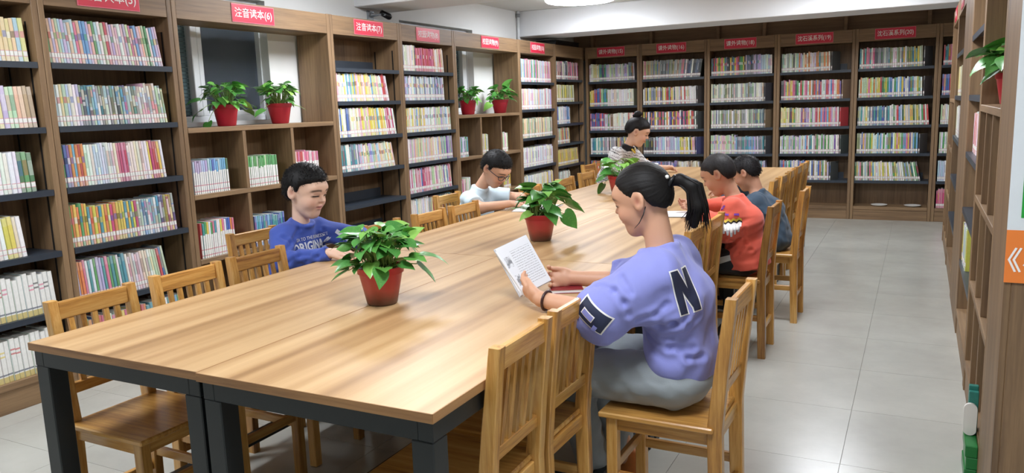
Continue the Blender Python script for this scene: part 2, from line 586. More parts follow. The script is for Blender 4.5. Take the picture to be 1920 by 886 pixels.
# right-hand run (faces -X); local x runs toward the camera
cubby_case('R0', (XR, 4.165, 0), -HALF, 1.07, [1.34, 0.935, 0.535], 'near right cubby bookcase holding a trailing plant', None, open_back=False)
shelf_case('R1', (XR, 5.18, 0), -HALF, 1.0, [1.70, 1.38, 1.065, 0.75, 0.445], 'right hand bookcase seen edge-on between plant cubbies and wooden column')
shelf_case('R2', (XR, 7.28, 0), -HALF, 1.18, ZBK, 'right hand bookcase with pink sign just past the wooden column', '课外读物(21)')
cubby_case('R3', (XR, 8.50, 0), -HALF, 1.2, [1.34, 0.935, 0.535], 'farthest right hand cubby bookcase, near the back wall', '课外读物(20)', open_back=False)
# wood-clad columns in the right-hand run
for (y0, y1, lab) in ((2.64, 3.088, 'near wooden column with a white and orange poster'), (5.19, 6.09, 'wooden clad column halfway along the right hand shelves')):
    c = empty('column', (XR, y0, 0), 0, lab, 'column', 'wood clad columns')
    D = y1 - y0
    bx('front_board', W_Z, c, 0.0, 0.018, 0.0, D, 0.0, 2.26, .002)
    bx('side_board', W_Z, c, 0.018, 0.36, 0.0, 0.018, 0.0, 2.26, .002)
    bx('side_board', W_Z, c, 0.018, 0.36, D - 0.018, D, 0.0, 2.26, .002)
    bx('core', M_WALL, c, 0.018, 0.36, 0.018, D - 0.018, 0.0, 2.26)

# poster on the near column
M_ORANGE = plain('poster_orange', '#ee8438', rough=0.45, var=0.03)
M_GREEN = plain('poster_green', '#1fa33a', rough=0.45, var=0.03)
M_PWHITE = plain('poster_white', '#dfe6ea', rough=0.45, var=0.02)
po = empty('poster', (XR - 0.002, 2.638, 0.849), 0, 'white, green and orange poster on the near wooden column', 'poster')
bx('sheet', M_PWHITE, po, 0.0, 0.33, -0.004, 0.0, 0.154, 1.15)
bx('green_field', M_GREEN, po, 0.032, 0.33, -0.0052, -0.0042, 0.190, 0.34)
bx('orange_field', M_ORANGE, po, 0.0, 0.33, -0.0052, 0.0, 0.0, 0.154)
me = text_mesh('《小', 0.072, 0.01, M_WHITE)
w_ = max(v.co.x for v in me.vertices)
link('lettering', me, None, po, (0.006 + w_, -0.0065, 0.068), (PI / 2, 0, 0))

# ------------------------------------------------------------------ books
CN = {'white': '#f5f6f3', 'cream': '#eee7cf', 'pale pink': '#e9c3cd', 'pink': '#e0789a', 'magenta': '#c8306f', 'red': '#c8323c',
      'orange': '#e58a3a', 'yellow': '#e6cf4a', 'pale yellow': '#ece2a0', 'pale green': '#c2dbb4', 'green': '#4da556', 'dark green': '#2c6b3a',
      'teal': '#3a9aa6', 'pale blue': '#bcd4e6', 'sky blue': '#6fb0dc', 'blue': '#3f66b8', 'navy': '#28386c', 'lavender': '#c5b8dc',
      'purple': '#7a5aa6', 'grey': '#a4aaae', 'dark grey': '#4a5058', 'black': '#1d2026', 'brown': '#8a6a4e', 'tan': '#c3a980', 'olive': '#8f9660',
      'grey green': '#8a9c8e', 'slate': '#66788a', 'peach': '#eec6a8'}
PASTEL = ['pale pink', 'pale blue', 'lavender', 'white', 'cream', 'pale green', 'pale yellow', 'white', 'peach']
BRIGHT = ['pink', 'yellow', 'blue', 'green', 'magenta', 'teal', 'orange', 'white', 'purple', 'sky blue', 'red']
ROSY = ['pink', 'pale pink', 'pale green', 'green', 'white', 'pale pink', 'lavender', 'sky blue', 'peach', 'red', 'pale blue']
COOL = ['pale blue', 'teal', 'slate', 'white', 'pale green', 'dark grey', 'purple', 'olive', 'brown', 'sky blue']
SUNNY = ['yellow', 'pale yellow', 'cream', 'peach', 'yellow', 'white', 'sky blue', 'pale pink', 'pale green']
WHITES = ['white', 'white', 'white', 'cream', 'pale blue']
GREENY = ['grey green', 'pale green', 'grey', 'white', 'white', 'olive', 'grey', 'cream']
MIXED = ['white', 'grey', 'slate', 'red', 'blue', 'cream', 'dark grey', 'teal', 'tan', 'lavender', 'yellow', 'green']
GREENMIX = ['green', 'white', 'yellow', 'pale green', 'sky blue', 'cream', 'dark green', 'pink', 'olive', 'white', 'pale blue']
REDMIX = ['red', 'orange', 'white', 'sky blue', 'green', 'purple', 'white', 'cream', 'brown', 'pink', 'lavender']
DARK = ['dark grey', 'black', 'slate', 'navy', 'brown', 'grey']


def mixc(a, b_, t): return tuple(x * (1 - t) + y * t for x, y in zip(a, b_))


def book_geo(mb, w, h, d, cname, style, rnd, M=None, edge=.74, pale=.12):
    """one book: page block, covers and a spine whose printed zones are faces of their own"""
    base = mixc(lin(CN[cname]), (.86, .86, .85), pale if cname not in ('black', 'dark grey', 'brown', 'navy') else .08)
    base = tuple(max(0, min(1, x * rnd.uniform(0.88, 1.1))) for x in base)
    white = lin('#f4f4f0'); pk = lin('#e3a6ae')
    acc = lin(CN[rnd.choice(['white', 'yellow', 'red', 'blue', 'black', 'pink', 'white', 'green'])])
    pages = lin('#d9d6cc')
    z1, z2 = 0.020, 0.052
    if style == 'top':
        zones = [(0, .014, white), (.014, .02, pk), (.02, .05, white), (.05, .056, pk), (.056, h * .66, white), (h * .66, h, base)]
    elif style == 'boxed':
        zones = [(0, .03, lin('#d9c98a')), (.03, .036, white), (.036, .044, lin('#8a8f98')), (.044, h * .62, white), (h * .62, h * .66, mixc(acc, white, .3)), (h * .66, h * .72, white), (h * .72, h * .76, mixc(acc, white, .3)), (h * .76, h, white)]
    elif style == 'band':
        zones = [(0, .024, mixc(base, white, .35)), (.024, .027, pk), (.027, .049, white), (.049, .052, pk), (.052, h * .55, base), (h * .55, h * .7, mixc(base, acc, .6)), (h * .7, h, base)]
    elif style == 'multi':
        zones = [(0, .025, mixc(base, white, .3)), (.025, .028, pk), (.028, .050, white), (.050, .053, pk)]
        zz = sorted([.053] + [rnd.uniform(.06, h * .97) for _ in range(4)] + [h])
        for a_, b2 in zip(zz[:-1], zz[1:]):
            c2 = lin(CN[rnd.choice(['white', 'teal', 'pale blue', 'slate', 'olive', 'pink', 'pale green', 'dark grey', 'brown', 'cream', 'sky blue'])])
            zones.append((a_, b2, mixc(base, c2, .55)))
    else:
        zones = [(0, .022, mixc(base, white, .3)), (.022, .025, pk), (.025, .046, white), (.046, .049, pk), (.049, h * .42, base),
                 (h * .42, h * .80, mixc(base, acc if rnd.random() < .4 else base, .35)), (h * .80, h, mixc(base, white, .15))]
    vs = []
    X0, X1 = 0.0006, w - 0.0006
    r = min(0.0024, w * .16)
    for (a, _, _) in zones: vs += [(X0, r, a), (X0 + r, 0, a), (X1 - r, 0, a), (X1, r, a)]
    vs += [(X0, r, h), (X0 + r, 0, h), (X1 - r, 0, h), (X1, r, h)]
    fs = []; cs = []
    for i, (_, _, c) in enumerate(zones):
        for k in range(3):
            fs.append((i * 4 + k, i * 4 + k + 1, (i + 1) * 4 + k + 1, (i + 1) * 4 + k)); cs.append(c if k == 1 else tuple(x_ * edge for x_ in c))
    n = len(vs)
    vs += [(X0, d, 0), (X1, d, 0), (X0, d, h), (X1, d, h)]
    t = len(zones) * 4
    fs += [tuple([n] + [i * 4 for i in range(len(zones) + 1)] + [n + 2]), tuple([n + 1, n + 3] + [i * 4 + 3 for i in range(len(zones), -1, -1)])]
    cs += [base, base]
    fs += [(n, n + 2, n + 3, n + 1), (t, t + 1, t + 2, t + 3, n + 3, n + 2), (0, n, n + 1, 3, 2, 1)]
    cs += [pages, pages, pages]
    if M is not None: vs = [tuple(M @ Vector(p)) for p in vs]
    o = len(mb.v)
    mb.v += vs
    for f, c in zip(fs, cs):
        mb.f.append([i + o for i in f]); mb.c.append(c); mb.sm.append(False)


def ordinal(n):
    return {1: 'first', 2: 'second', 3: 'third'}.get(n) or ('%d%s' % (n, 'th' if 10 <= n % 100 <= 20 else {1: 'st', 2: 'nd', 3: 'rd'}.get(n % 10, 'th')))


STUFF = MB()
BOOK_COUNT = [0]


def row(case, z, x0, x1, segs, h=(0.19, 0.205), w=(0.016, 0.022), d=(0.14, 0.155), lean=(1, 5), y=0.018, single=None, last=None):
    """segs: list of (share of the row, colour names, style)"""
    M, cw = CASES[case]
    seed = (sum(map(ord, case)) * 1009 + int(z * 1000) * 31 + int(x0 * 1000)) & 0xffff
    rnd = random.Random(seed)
    a, b_ = ST + 0.006 + x0 * (cw - 2 * ST - 0.012), ST + 0.006 + x1 * (cw - 2 * ST - 0.012)
    if last and case[0] == 'K' and 0 <= lean[1] < 4: b_ = min(b_, cw - ST - .10)
    tot = sum(s[0] for s in segs)
    x = a; prev = math.radians(lean[0]); acc = 0.0; n = 0; books = []
    bounds = []
    for s in segs:
        acc += s[0] / tot; bounds.append(a + (b_ - a) * acc)
    hseg = {}
    while True:
        f = (x - a) / (b_ - a)
        th = math.radians(lean[0] + (lean[1] - lean[0]) * f ** 1.5)
        i = 0
        while i < len(segs) - 1 and x > bounds[i]: i += 1
        seg = segs[i]
        if i not in hseg: hseg[i] = rnd.uniform(*h)
        bw = rnd.uniform(*w) if len(seg) < 4 else seg[3]
        if x + bw > b_: break
        bh = hseg[i] + (rnd.uniform(-.004, .004) if rnd.random() < .75 else rnd.uniform(-.02, .012))
        bd = rnd.uniform(*d)
        x += max(0.0, bh * (math.sin(th) - math.sin(prev)))
        prev = th
        cn = rnd.choice(seg[1])
        books.append([x, bw, bh, bd, th, cn, seg[2]])
        x += bw / math.cos(th) + 0.0004
    if last and case[0] == 'K' and books:      # the end book stands turned, showing its dark cover
        xe = books[-1][0] + books[-1][1] + .004
        if lean[1] < 4 and lean[1] >= 0:
            Me = M @ Matrix.Translation((xe, y, z + .0005)) @ Matrix.Rotation(-.56, 4, 'Z')
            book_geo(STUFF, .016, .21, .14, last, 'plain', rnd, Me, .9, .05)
        else: books[-1][5] = last
    tot_n = len(books)
    for k, (x, bw, bh, bd, th, cn, st) in enumerate(books):
        loc = M @ Matrix.Translation((x, y + rnd.uniform(-.002, .004), z + 0.0005)) @ Matrix.Rotation(-th, 4, 'Y')
        if single:
            mb = MB()
            book_geo(mb, bw, bh, bd, cn, st, rnd)
            o = mb.build('book', M_BOOK)
            o.matrix_world = loc
            tag(o, '%s book, %s from left %s' % (cn if st != 'top' else cn + '-topped white', ordinal(k + 1), single), 'book', 'books ' + single)
            BOOK_COUNT[0] += 1
        else:
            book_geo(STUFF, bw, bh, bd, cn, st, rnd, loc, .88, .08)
    return tot_n


ORD = ['top', 'second', 'third', 'fourth', 'fifth', 'bottom']
# leftmost bookcase: only the part inside the frame
A_in = 'in %s row of leftmost bookcase'
aw = dict(w=(0.018, 0.024))
row('A', 1.70, .45, .97, [(1, ['pale yellow', 'pale green', 'cream', 'pale blue'], 'band')], h=(.205, .21), lean=(2, 3), single=A_in % 'top', **aw)
row('A', 1.38, .45, .98, [(.7, ['pale yellow', 'lavender', 'teal', 'pale green', 'pale pink', 'pale blue'], 'plain'), (.3, ['tan', 'peach'], 'plain')], h=(.19, .21), lean=(2, 4), single=A_in % 'second', **aw)
row('A', 1.065, .45, .93, [(.72, ['white'], 'plain'), (.28, ['green', 'dark green'], 'plain', .024)], h=(.195, .20), lean=(1, 3), single=A_in % 'third', **aw)
row('A', .75, .45, .80, [(1, ['white', 'tan', 'pale green', 'cream', 'yellow'], 'plain')], h=(.20, .205), lean=(3, 5), single=A_in % 'fourth', **aw)
row('A', .445, .45, .95, [(1, ['white'], 'boxed', .0255)], h=(.205, .21), lean=(2, 3), single=A_in % 'fifth', **aw)
row('A', .15, .45, .95, [(1, ['white'], 'boxed', .0255)], h=(.205, .21), lean=(2, 3), single=A_in % 'bottom', **aw)
B_in = 'in %s row of bookcase left of cubbies'
bw_ = dict(w=(0.0135, 0.0185))
row('B', 1.70, 0, .95, [(1, ROSY, 'band')], h=(.215, .22), lean=(4, 8), single=B_in % 'top', **bw_)
row('B', 1.38, 0, .94, [(.2, PASTEL, 'band'), (.6, COOL, 'multi'), (.2, PASTEL, 'multi')], h=(.205, .215), lean=(2, 6), single=B_in % 'second', **bw_)
row('B', 1.065, 0, .88, [(.2, BRIGHT, 'band'), (.3, WHITES, 'plain'), (.1, ['magenta', 'pink'], 'plain'), (.2, ['white', 'cream'], 'plain'), (.2, BRIGHT + ['white'], 'plain')], h=(.21, .225), lean=(2, 5), single=B_in % 'third', **bw_)
row('B', .75, 0, .93, [(.15, ['blue', 'yellow', 'green', 'orange'], 'band'), (.45, ['yellow', 'magenta', 'teal', 'yellow', 'pink', 'orange'], 'band'), (.2, ['sky blue', 'white', 'pale blue'], 'multi'), (.2, ['yellow', 'pink', 'teal', 'purple'], 'multi')], h=(.2, .225), lean=(1, 4), single=B_in % 'fourth', **bw_)
row('B', .445, 0, .80, [(.5, ['green', 'pink', 'orange', 'white', 'lavender', 'teal'], 'plain'), (.2, ['white', 'pale pink'], 'plain'), (.3, ['red', 'white', 'pale green', 'blue', 'cream'], 'plain')], h=(.21, .225), lean=(3, 9), single=B_in % 'fifth', **bw_)
row('B', .15, 0, .95, [(1, BRIGHT + ['slate', 'teal', 'white'], 'plain')], h=(.2, .21), lean=(2, 6))
C_in = 'in the %s cubby beside boy in blue'
th3 = 1 / 3
row('C', .935, .012, .235, [(.85, ['sky blue', 'blue', 'pale blue', 'lavender', 'blue'], 'top'), (.15, ['green', 'dark green'], 'top')], h=(.205, .206), lean=(0, 1), w=(.014, .017), single=C_in % 'upper left')
row('C', .935, .352, .565, [(1, ['green', 'pale green', 'green'], 'top')], h=(.2, .201), lean=(0, 1), w=(.014, .017), single=C_in % 'upper middle')
row('C', .935, .69, .88, [(1, ['red', 'pink', 'pale pink'], 'top')], h=(.2, .201), lean=(0, 1), w=(.014, .017), single=C_in % 'upper right')
row('C', .535, .02, .23, [(1, BRIGHT, 'top')], h=(.225, .227), lean=(0, 1), w=(.014, .017))
row('C', .535, .36, .58, [(1, ['teal', 'sky blue', 'blue', 'teal'], 'plain')], h=(.2, .203), lean=(0, 1), w=(.015, .018))
row('C', .535, .70, .84, [(1, ['teal', 'dark green'], 'plain')], h=(.22, .225), lean=(6, 14), w=(.02, .024))

sm = dict(w=(.013, .018))
row('D', 1.486, .01, .86, [(.8, SUNNY, 'band'), (.2, ['white', 'pale pink', 'red'], 'band')], h=(.205, .21), lean=(3, 12), **sm)
row('D', 1.212, .0, .93, [(.2, ['white', 'blue', 'slate', 'yellow'], 'plain'), (.6, SUNNY, 'band'), (.2, ['pale pink', 'magenta', 'white'], 'band')], h=(.215, .225), lean=(2, 10), **sm)
row('D', .947, .02, .90, [(.3, ['white', 'slate', 'dark grey', 'teal'], 'plain'), (.7, PASTEL, 'band')], h=(.2, .21), lean=(3, 13), **sm)
row('E', 1.735, 0, .86, [(.3, ['white', 'cream', 'navy', 'white'], 'plain'), (.45, ['magenta', 'pink', 'pink', 'red'], 'band'), (.25, ['white', 'peach', 'pink'], 'plain')], h=(.2, .22), lean=(1, 5), **sm)
row('E', 1.486, 0, .84, [(1, ['white', 'pale blue', 'lavender', 'white', 'slate'], 'band')], h=(.2, .21), lean=(1, 3), **sm)
row('E', 1.212, 0, .95, [(.4, SUNNY, 'band'), (.6, PASTEL, 'band')], h=(.205, .215), lean=(0, 3), **sm)
row('E', .947, 0, .97, [(.7, PASTEL, 'plain'), (.3, ['pale pink', 'teal', 'purple', 'lavender', 'pale green'], 'plain')], h=(.205, .215), lean=(0, 3), **sm)
row('E', .682, 0, .93, [(1, ['white', 'pink', 'pale pink', 'blue', 'white', 'pale green', 'magenta'], 'plain')], h=(.205, .215), lean=(2, 7), **sm)
row('E', .415, 0, .9, [(.4, WHITES, 'plain'), (.6, ['teal', 'red', 'slate', 'pale yellow', 'grey'], 'plain')], h=(.205, .215), lean=(1, 4), **sm)
row('F', .935, .01, .14, [(1, ['white', 'sky blue', 'green', 'lavender'], 'plain')], lean=(0, 2), **sm)
row('F', .935, .345, .47, [(1, ['yellow', 'pale pink', 'pale green'], 'plain')], lean=(0, 2), **sm)
row('F', .935, .68, .80, [(1, ['white', 'pink', 'pale green'], 'plain')], lean=(0, 2), **sm)
row('F', .535, .01, .16, [(1, ['pink', 'white', 'pale green'], 'plain')], lean=(0, 2), **sm)
row('F', .535, .69, .83, [(1, ['yellow', 'pale green', 'pink'], 'plain')], lean=(0, 2), **sm)
row('F', .15, .69, .9, [(1, PASTEL, 'plain')], lean=(0, 2), **sm)
row('G', 1.67, 0, .97, [(.55, ['teal', 'sky blue', 'green', 'pale pink', 'pink', 'pale green'], 'plain'), (.45, ['lavender', 'pale blue', 'pink', 'cream'], 'plain')], h=(.22, .25), lean=(0, 2), **sm)
row('G', 1.367, 0, .97, [(1, PASTEL + ['slate', 'pink'], 'plain')], h=(.22, .23), lean=(0, 1), **sm)
row('G', 1.05, 0, .97, [(1, ['pale green', 'olive', 'cream', 'grey green', 'pale yellow', 'peach'], 'plain')], h=(.215, .22), lean=(0, 1), **sm)
row('G', .723, 0, .96, [(1, ['white', 'white', 'lavender', 'cream'], 'plain')], h=(.215, .22), lean=(0, 1), **sm)
row('G', .41, 0, .97, [(.6, WHITES, 'plain'), (.4, ['yellow', 'white', 'lavender', 'cream'], 'plain')], h=(.215, .22), lean=(0, 2), **sm)
row('H', 1.713, 0, .88, [(1, ['white', 'dark grey', 'cream', 'teal', 'red', 'black', 'pink'], 'plain')], h=(.2, .22), lean=(1, 4), **sm)
row('H', 1.441, 0, .72, [(1, ['olive', 'pale yellow', 'yellow', 'cream'], 'plain')], h=(.2, .21), lean=(1, 3), **sm)
row('H', 1.174, 0, .55, [(1, ['white', 'sky blue', 'blue', 'white'], 'plain')], h=(.2, .21), lean=(1, 3), **sm)
row('H', .932, 0, .52, [(1, ['white', 'teal', 'red', 'yellow', 'purple'], 'plain')], h=(.18, .2), lean=(3, 6), **sm)
row('H', .662, 0, .84, [(1, ['yellow', 'yellow', 'tan'], 'plain')], h=(.195, .2), lean=(4, 9), **sm)
row('H', .40, 0, .5, [(1, WHITES + ['slate'], 'plain')], h=(.19, .2), lean=(1, 3), **sm)

kb = dict(w=(.013, .019), h=(.205, .225), d=(.14, .16))
row('K0', ZBK[0], .01, .97, [(.2, ['pale yellow', 'white'], 'plain'), (.15, ['teal', 'navy', 'green'], 'plain'), (.5, ['white', 'white', 'pale green', 'lavender'], 'plain'), (.15, DARK, 'plain')], lean=(0, 2), **kb)
row('K0', ZBK[1], .01, .95, [(.1, ['yellow', 'orange'], 'plain'), (.12, ['red', 'blue'], 'plain'), (.15, ['green', 'pale green', 'teal'], 'plain'), (.6, ['white', 'white', 'cream'], 'plain')], lean=(0, 1), **kb)
row('K0', ZBK[2], .01, .97, [(.3, ['red', 'slate', 'purple', 'pink', 'blue'], 'band'), (.25, ['green', 'white', 'brown', 'lavender'], 'plain'), (.45, ['white', 'white', 'cream', 'red'], 'plain')], lean=(0, 1), **kb)
row('K0', ZBK[3], .01, .85, [(.25, ['teal', 'sky blue', 'white'], 'plain'), (.3, ['white', 'grey', 'black'], 'plain'), (.3, ['slate', 'navy', 'tan', 'yellow'], 'plain')], lean=(0, 1), **kb)
row('K0', ZBK[4], .01, .85, [(1, ['red', 'blue', 'green', 'yellow', 'orange', 'purple'], 'band')], lean=(0, 1), **kb)
row('K1', ZBK[0], .0, .95, [(.7, ['grey green', 'slate', 'grey', 'tan', 'dark grey', 'olive', 'pink'], 'plain'), (.3, ['dark grey', 'slate', 'navy', 'white'], 'plain')], lean=(0, -9), last='black', **kb)
row('K1', ZBK[1], .0, .94, [(.35, ['white', 'slate', 'yellow', 'grey', 'dark grey'], 'plain'), (.65, ['red', 'teal', 'cream', 'navy', 'yellow', 'white', 'lavender'], 'plain')], lean=(0, 2), last='black', **kb)
row('K1', ZBK[2], .0, .94, [(1, ['pink', 'yellow', 'purple', 'dark grey', 'white', 'red', 'navy', 'orange'], 'band')], lean=(0, 1), last='black', **kb)
row('K1', ZBK[3], .0, .95, [(.22, ['dark grey', 'black', 'white'], 'plain'), (.4, ['lavender', 'white', 'pale blue'], 'plain'), (.3, ['yellow', 'white', 'black', 'pale pink'], 'plain')], lean=(0, 2), last='navy', **kb)
row('K1', ZBK[4], .0, .95, [(.6, ['purple', 'navy', 'lavender', 'blue', 'red'], 'plain'), (.4, ['white', 'tan', 'cream', 'brown'], 'plain')], lean=(0, 2), **kb)
row('K2', ZBK[0], .01, .99, [(.55, ['pink', 'green', 'dark grey', 'yellow', 'slate', 'black', 'teal', 'red'], 'band'), (.25, ['slate', 'black', 'lavender', 'teal'], 'band'), (.2, ['pale blue', 'peach', 'white'], 'plain')], lean=(0, 0.5), **kb)
row('K2', ZBK[1], .01, .93, [(1, GREENY, 'plain')], lean=(0, 1), last='black', **kb)
row('K2', ZBK[2], .01, .93, [(1, GREENY + ['tan', 'slate'], 'plain')], lean=(0, 1), last='brown', **kb)
row('K2', ZBK[3], .01, .97, [(.45, ['lavender', 'pale green', 'pale pink', 'cream'], 'band'), (.5, ['slate', 'teal', 'grey', 'sky blue', 'lavender'], 'plain')], lean=(0, 2), last='black', **kb)
row('K2', ZBK[4], .01, .9, [(1, MIXED, 'plain')], lean=(0, 2), **kb)
row('K3', ZBK[0], .01, .72, [(.3, ['white', 'grey', 'dark grey', 'pale green'], 'plain'), (.7, ['white', 'pale blue', 'teal', 'orange', 'cream', 'lavender'], 'plain')], lean=(0, 2), last='black', **kb)
row('K3', ZBK[1], .01, .99, [(.25, ['pale green', 'pink', 'yellow', 'dark grey'], 'plain'), (.75, REDMIX, 'plain')], lean=(0, 1), last='brown', **kb)
row('K3', ZBK[2], .01, .99, [(.3, ['yellow', 'pale yellow', 'cream', 'green', 'dark grey'], 'plain'), (.7, REDMIX + ['slate'], 'plain')], lean=(0, 1), last='red', **kb)
row('K3', ZBK[3], .01, .95, [(.4, ['green', 'sky blue', 'pale green', 'lavender', 'white'], 'plain'), (.6, REDMIX + ['green', 'teal'], 'plain')], lean=(0, 1), last='black', **kb)
row('K3', ZBK[4], .01, .76, [(1, REDMIX + ['slate', 'blue'], 'plain')], lean=(0, 1), last='black', **kb)
row('K4', ZBK[0], .01, .90, [(.2, ['pink', 'teal', 'white', 'red'], 'plain'), (.2, ['grey', 'dark grey', 'white'], 'plain'), (.5, ['pale green', 'yellow', 'white', 'olive', 'red', 'teal'], 'plain')], lean=(0, 2), last='black', **kb)
row('K4', ZBK[1], .01, .88, [(.35, ['pale green', 'orange', 'yellow', 'pink', 'red', 'lavender'], 'plain'), (.65, ['green', 'sky blue', 'white', 'yellow', 'blue', 'dark green'], 'plain')], lean=(0, 2), last='black', **kb)
row('K4', ZBK[2], .01, .98, [(.45, ['blue', 'yellow', 'white', 'teal', 'pale green', 'slate'], 'plain'), (.55, GREENMIX + ['red', 'brown'], 'plain')], lean=(0, 5), last='red', **kb)
row('K4', ZBK[3], .01, .86, [(1, GREENMIX + ['lavender', 'purple', 'blue'], 'plain')], lean=(0, 1), last='black', **kb)
row('K4', ZBK[4], .0, .92, [(1, GREENMIX + ['cream', 'pale yellow', 'tan'], 'plain')], lean=(1, 13), last='black', **kb)
row('K5', ZBK[0], .02, .6, [(1, ['red', 'pink', 'teal'], 'plain')], lean=(0, 1), **kb)
row('K5', ZBK[1], .02, .6, [(1, ['red', 'blue', 'pink'], 'plain')], lean=(0, 1), **kb)
row('K5', ZBK[2], .02, .6, [(1, ['white', 'pale green', 'cream'], 'plain')], lean=(0, 1), **kb)
row('K5', ZBK[3], .02, .6, [(1, ['pale green', 'green', 'white'], 'plain')], lean=(0, 1), **kb)
row('K5', ZBK[4], .02, .6, [(1, ['white', 'lavender', 'pale blue'], 'plain')], lean=(0, 1), **kb)
row('K5', .15, .02, .6, [(1, ['magenta', 'red', 'pink'], 'plain')], lean=(0, 1), **kb)
row('R1', 1.065, .02, .5, [(1, ['peach', 'red', 'white', 'pale pink'], 'plain')], lean=(0, 1), y=0.03, **kb)
row('R1', .445, .02, .4, [(1, ['pale green', 'yellow', 'blue', 'white'], 'plain')], lean=(0, 1), y=0.01, **kb)
row('R2', ZBK[1], .02, .4, [(1, ['pale yellow', 'cream'], 'plain')], lean=(0, 1), y=0.02, **kb)
row('R2', ZBK[2], .02, .4, [(1, ['white', 'cream'], 'plain')], lean=(0, 1), y=0.02, **kb)
so = STUFF.build('shelved_books', M_BOOK)
tag(so, 'tightly packed rows of many-coloured books on the farther bookcases', 'books', kind='stuff')

for i, (w_, c_, lab) in enumerate(((.150, 'white', 'lower of two white books lying flat on the top row, far left'), (.145, 'grey', 'upper of two white books lying flat on the top row, far left'))):
    mb = MB()
    book_geo(mb, .016, w_ + .05, .15, c_, 'plain', random.Random(i))
    o = mb.build('book', M_BOOK)
    o.matrix_world = Matrix.Translation((XL - .02, 2.19, 1.924 + .0165 * i)) @ Matrix.Rotation(HALF, 4, 'Z') @ Matrix.Rotation(-HALF, 4, 'Y')
    tag(o, lab, 'book', 'books lying flat')

# ------------------------------------------------------------------ ceiling lamps
M_LAMP = emit('lamp_diffuser', '#f4f8ff', LAMP_STRENGTH)
lamps = [(-3.09, 7.60, 'round white ceiling lamp in front of the back beam, at the top edge')]
lamp_all = [(-3.09, 7.60), (-3.09, 4.45), (-3.09, 1.30), (-0.65, 7.60), (-0.65, 4.45), (-0.65, 1.30)]
first = True
for (x, y) in lamp_all:
    lab = lamps[0][2] if first else 'round white ceiling lamp out of view, %s row, %s side' % ({7.60: 'back', 4.45: 'middle', 1.30: 'front'}[y], 'window' if x < -2 else 'aisle')
    first = False
    t = empty('ceiling_lamp', (x, y, CEIL), 0, lab, 'lamp', 'round ceiling lamps')
    MB().lathe([(0.30, 0.0), (0.355, -0.004), (0.36, -0.04), (0.35, -0.042)], 48).build('housing', M_PVC, t)
    MB().lathe([(0.352, -0.035), (0.352, -0.05), (0.335, -0.066), (0.25, -0.074), (0.0, -0.078)], 48).build('diffuser', M_LAMP, t)

# wall camera bracket under the beam, corner pipe, dark box on the corner bookcase
M_BLACK = plain('black_plastic', '#16171a', rough=0.35)
M_GREYP = plain('grey_plastic', '#8e9499', rough=0.5)
t = empty('wall_camera', (WLX, 5.62, 2.20), 0, 'small black security camera on a bracket high on the left wall', 'camera')
bx('bracket', M_GREYP, t, 0.0, 0.012, -0.04, 0.04, -0.05, 0.05, .002)
MB().tube([(0.01, 0, 0.0), (0.09, 0.02, 0.015), (0.13, 0.05, 0.01)], 0.009, 8).build('arm', M_GREYP, t)
MB().tube([(0.10, 0.03, 0.03), (0.13, 0.10, 0.0), (0.135, 0.115, -0.008)], [0.024, 0.028, 0.02], 12).build('body', M_BLACK, t)
MB().tube([(0.02, -0.02, 0.01), (0.07, -0.08, 0.03), (0.12, -0.10, 0.02)], 0.006, 6).build('cable', M_GREYP, t)
t = empty('pipe', (WLX + 0.03, 8.40, 0), 0, 'thin white pipe running down the far left wall corner', 'pipe')
MB().tube([(0, 0, 2.0), (0, 0, CEIL)], 0.016, 10).build('pipe_run', M_PVC, t)
MB().tube([(0, 0, 2.42), (0, 0, 2.46)], 0.026, 10).build('clamp', M_GREYP, t)
t = empty('storage_box', (-4.18, 8.85, 2.121), 0, 'dark flat box lying on top of the corner bookcase', 'box')
bx('body', M_BLACK, t, 0, 0.26, 0, 0.72, 0, 0.045, .003)
bx('lid', M_BLACK, t, -0.004, 0.264, -0.004, 0.724, 0.045, 0.058, .002)
M_PLATE = plain('plate_white', '#eceae4', rough=0.3, var=0.02)
for i, (x, lab) in enumerate(((-0.37, 'left of two white plates at the bottom of the back bookcase'), (-0.03, 'right of two white plates at the bottom of the back bookcase'))):
    o = MB().lathe([(0.04, 0.0), (0.075, 0.008), (0.088, 0.016), (0.085, 0.017), (0.07, 0.011), (0.0, 0.006)], 28).build('plate', M_PLATE, None, (x, YB + 0.10, 0.151))
    tag(o, lab, 'plate', 'white plates on the back bookcase')


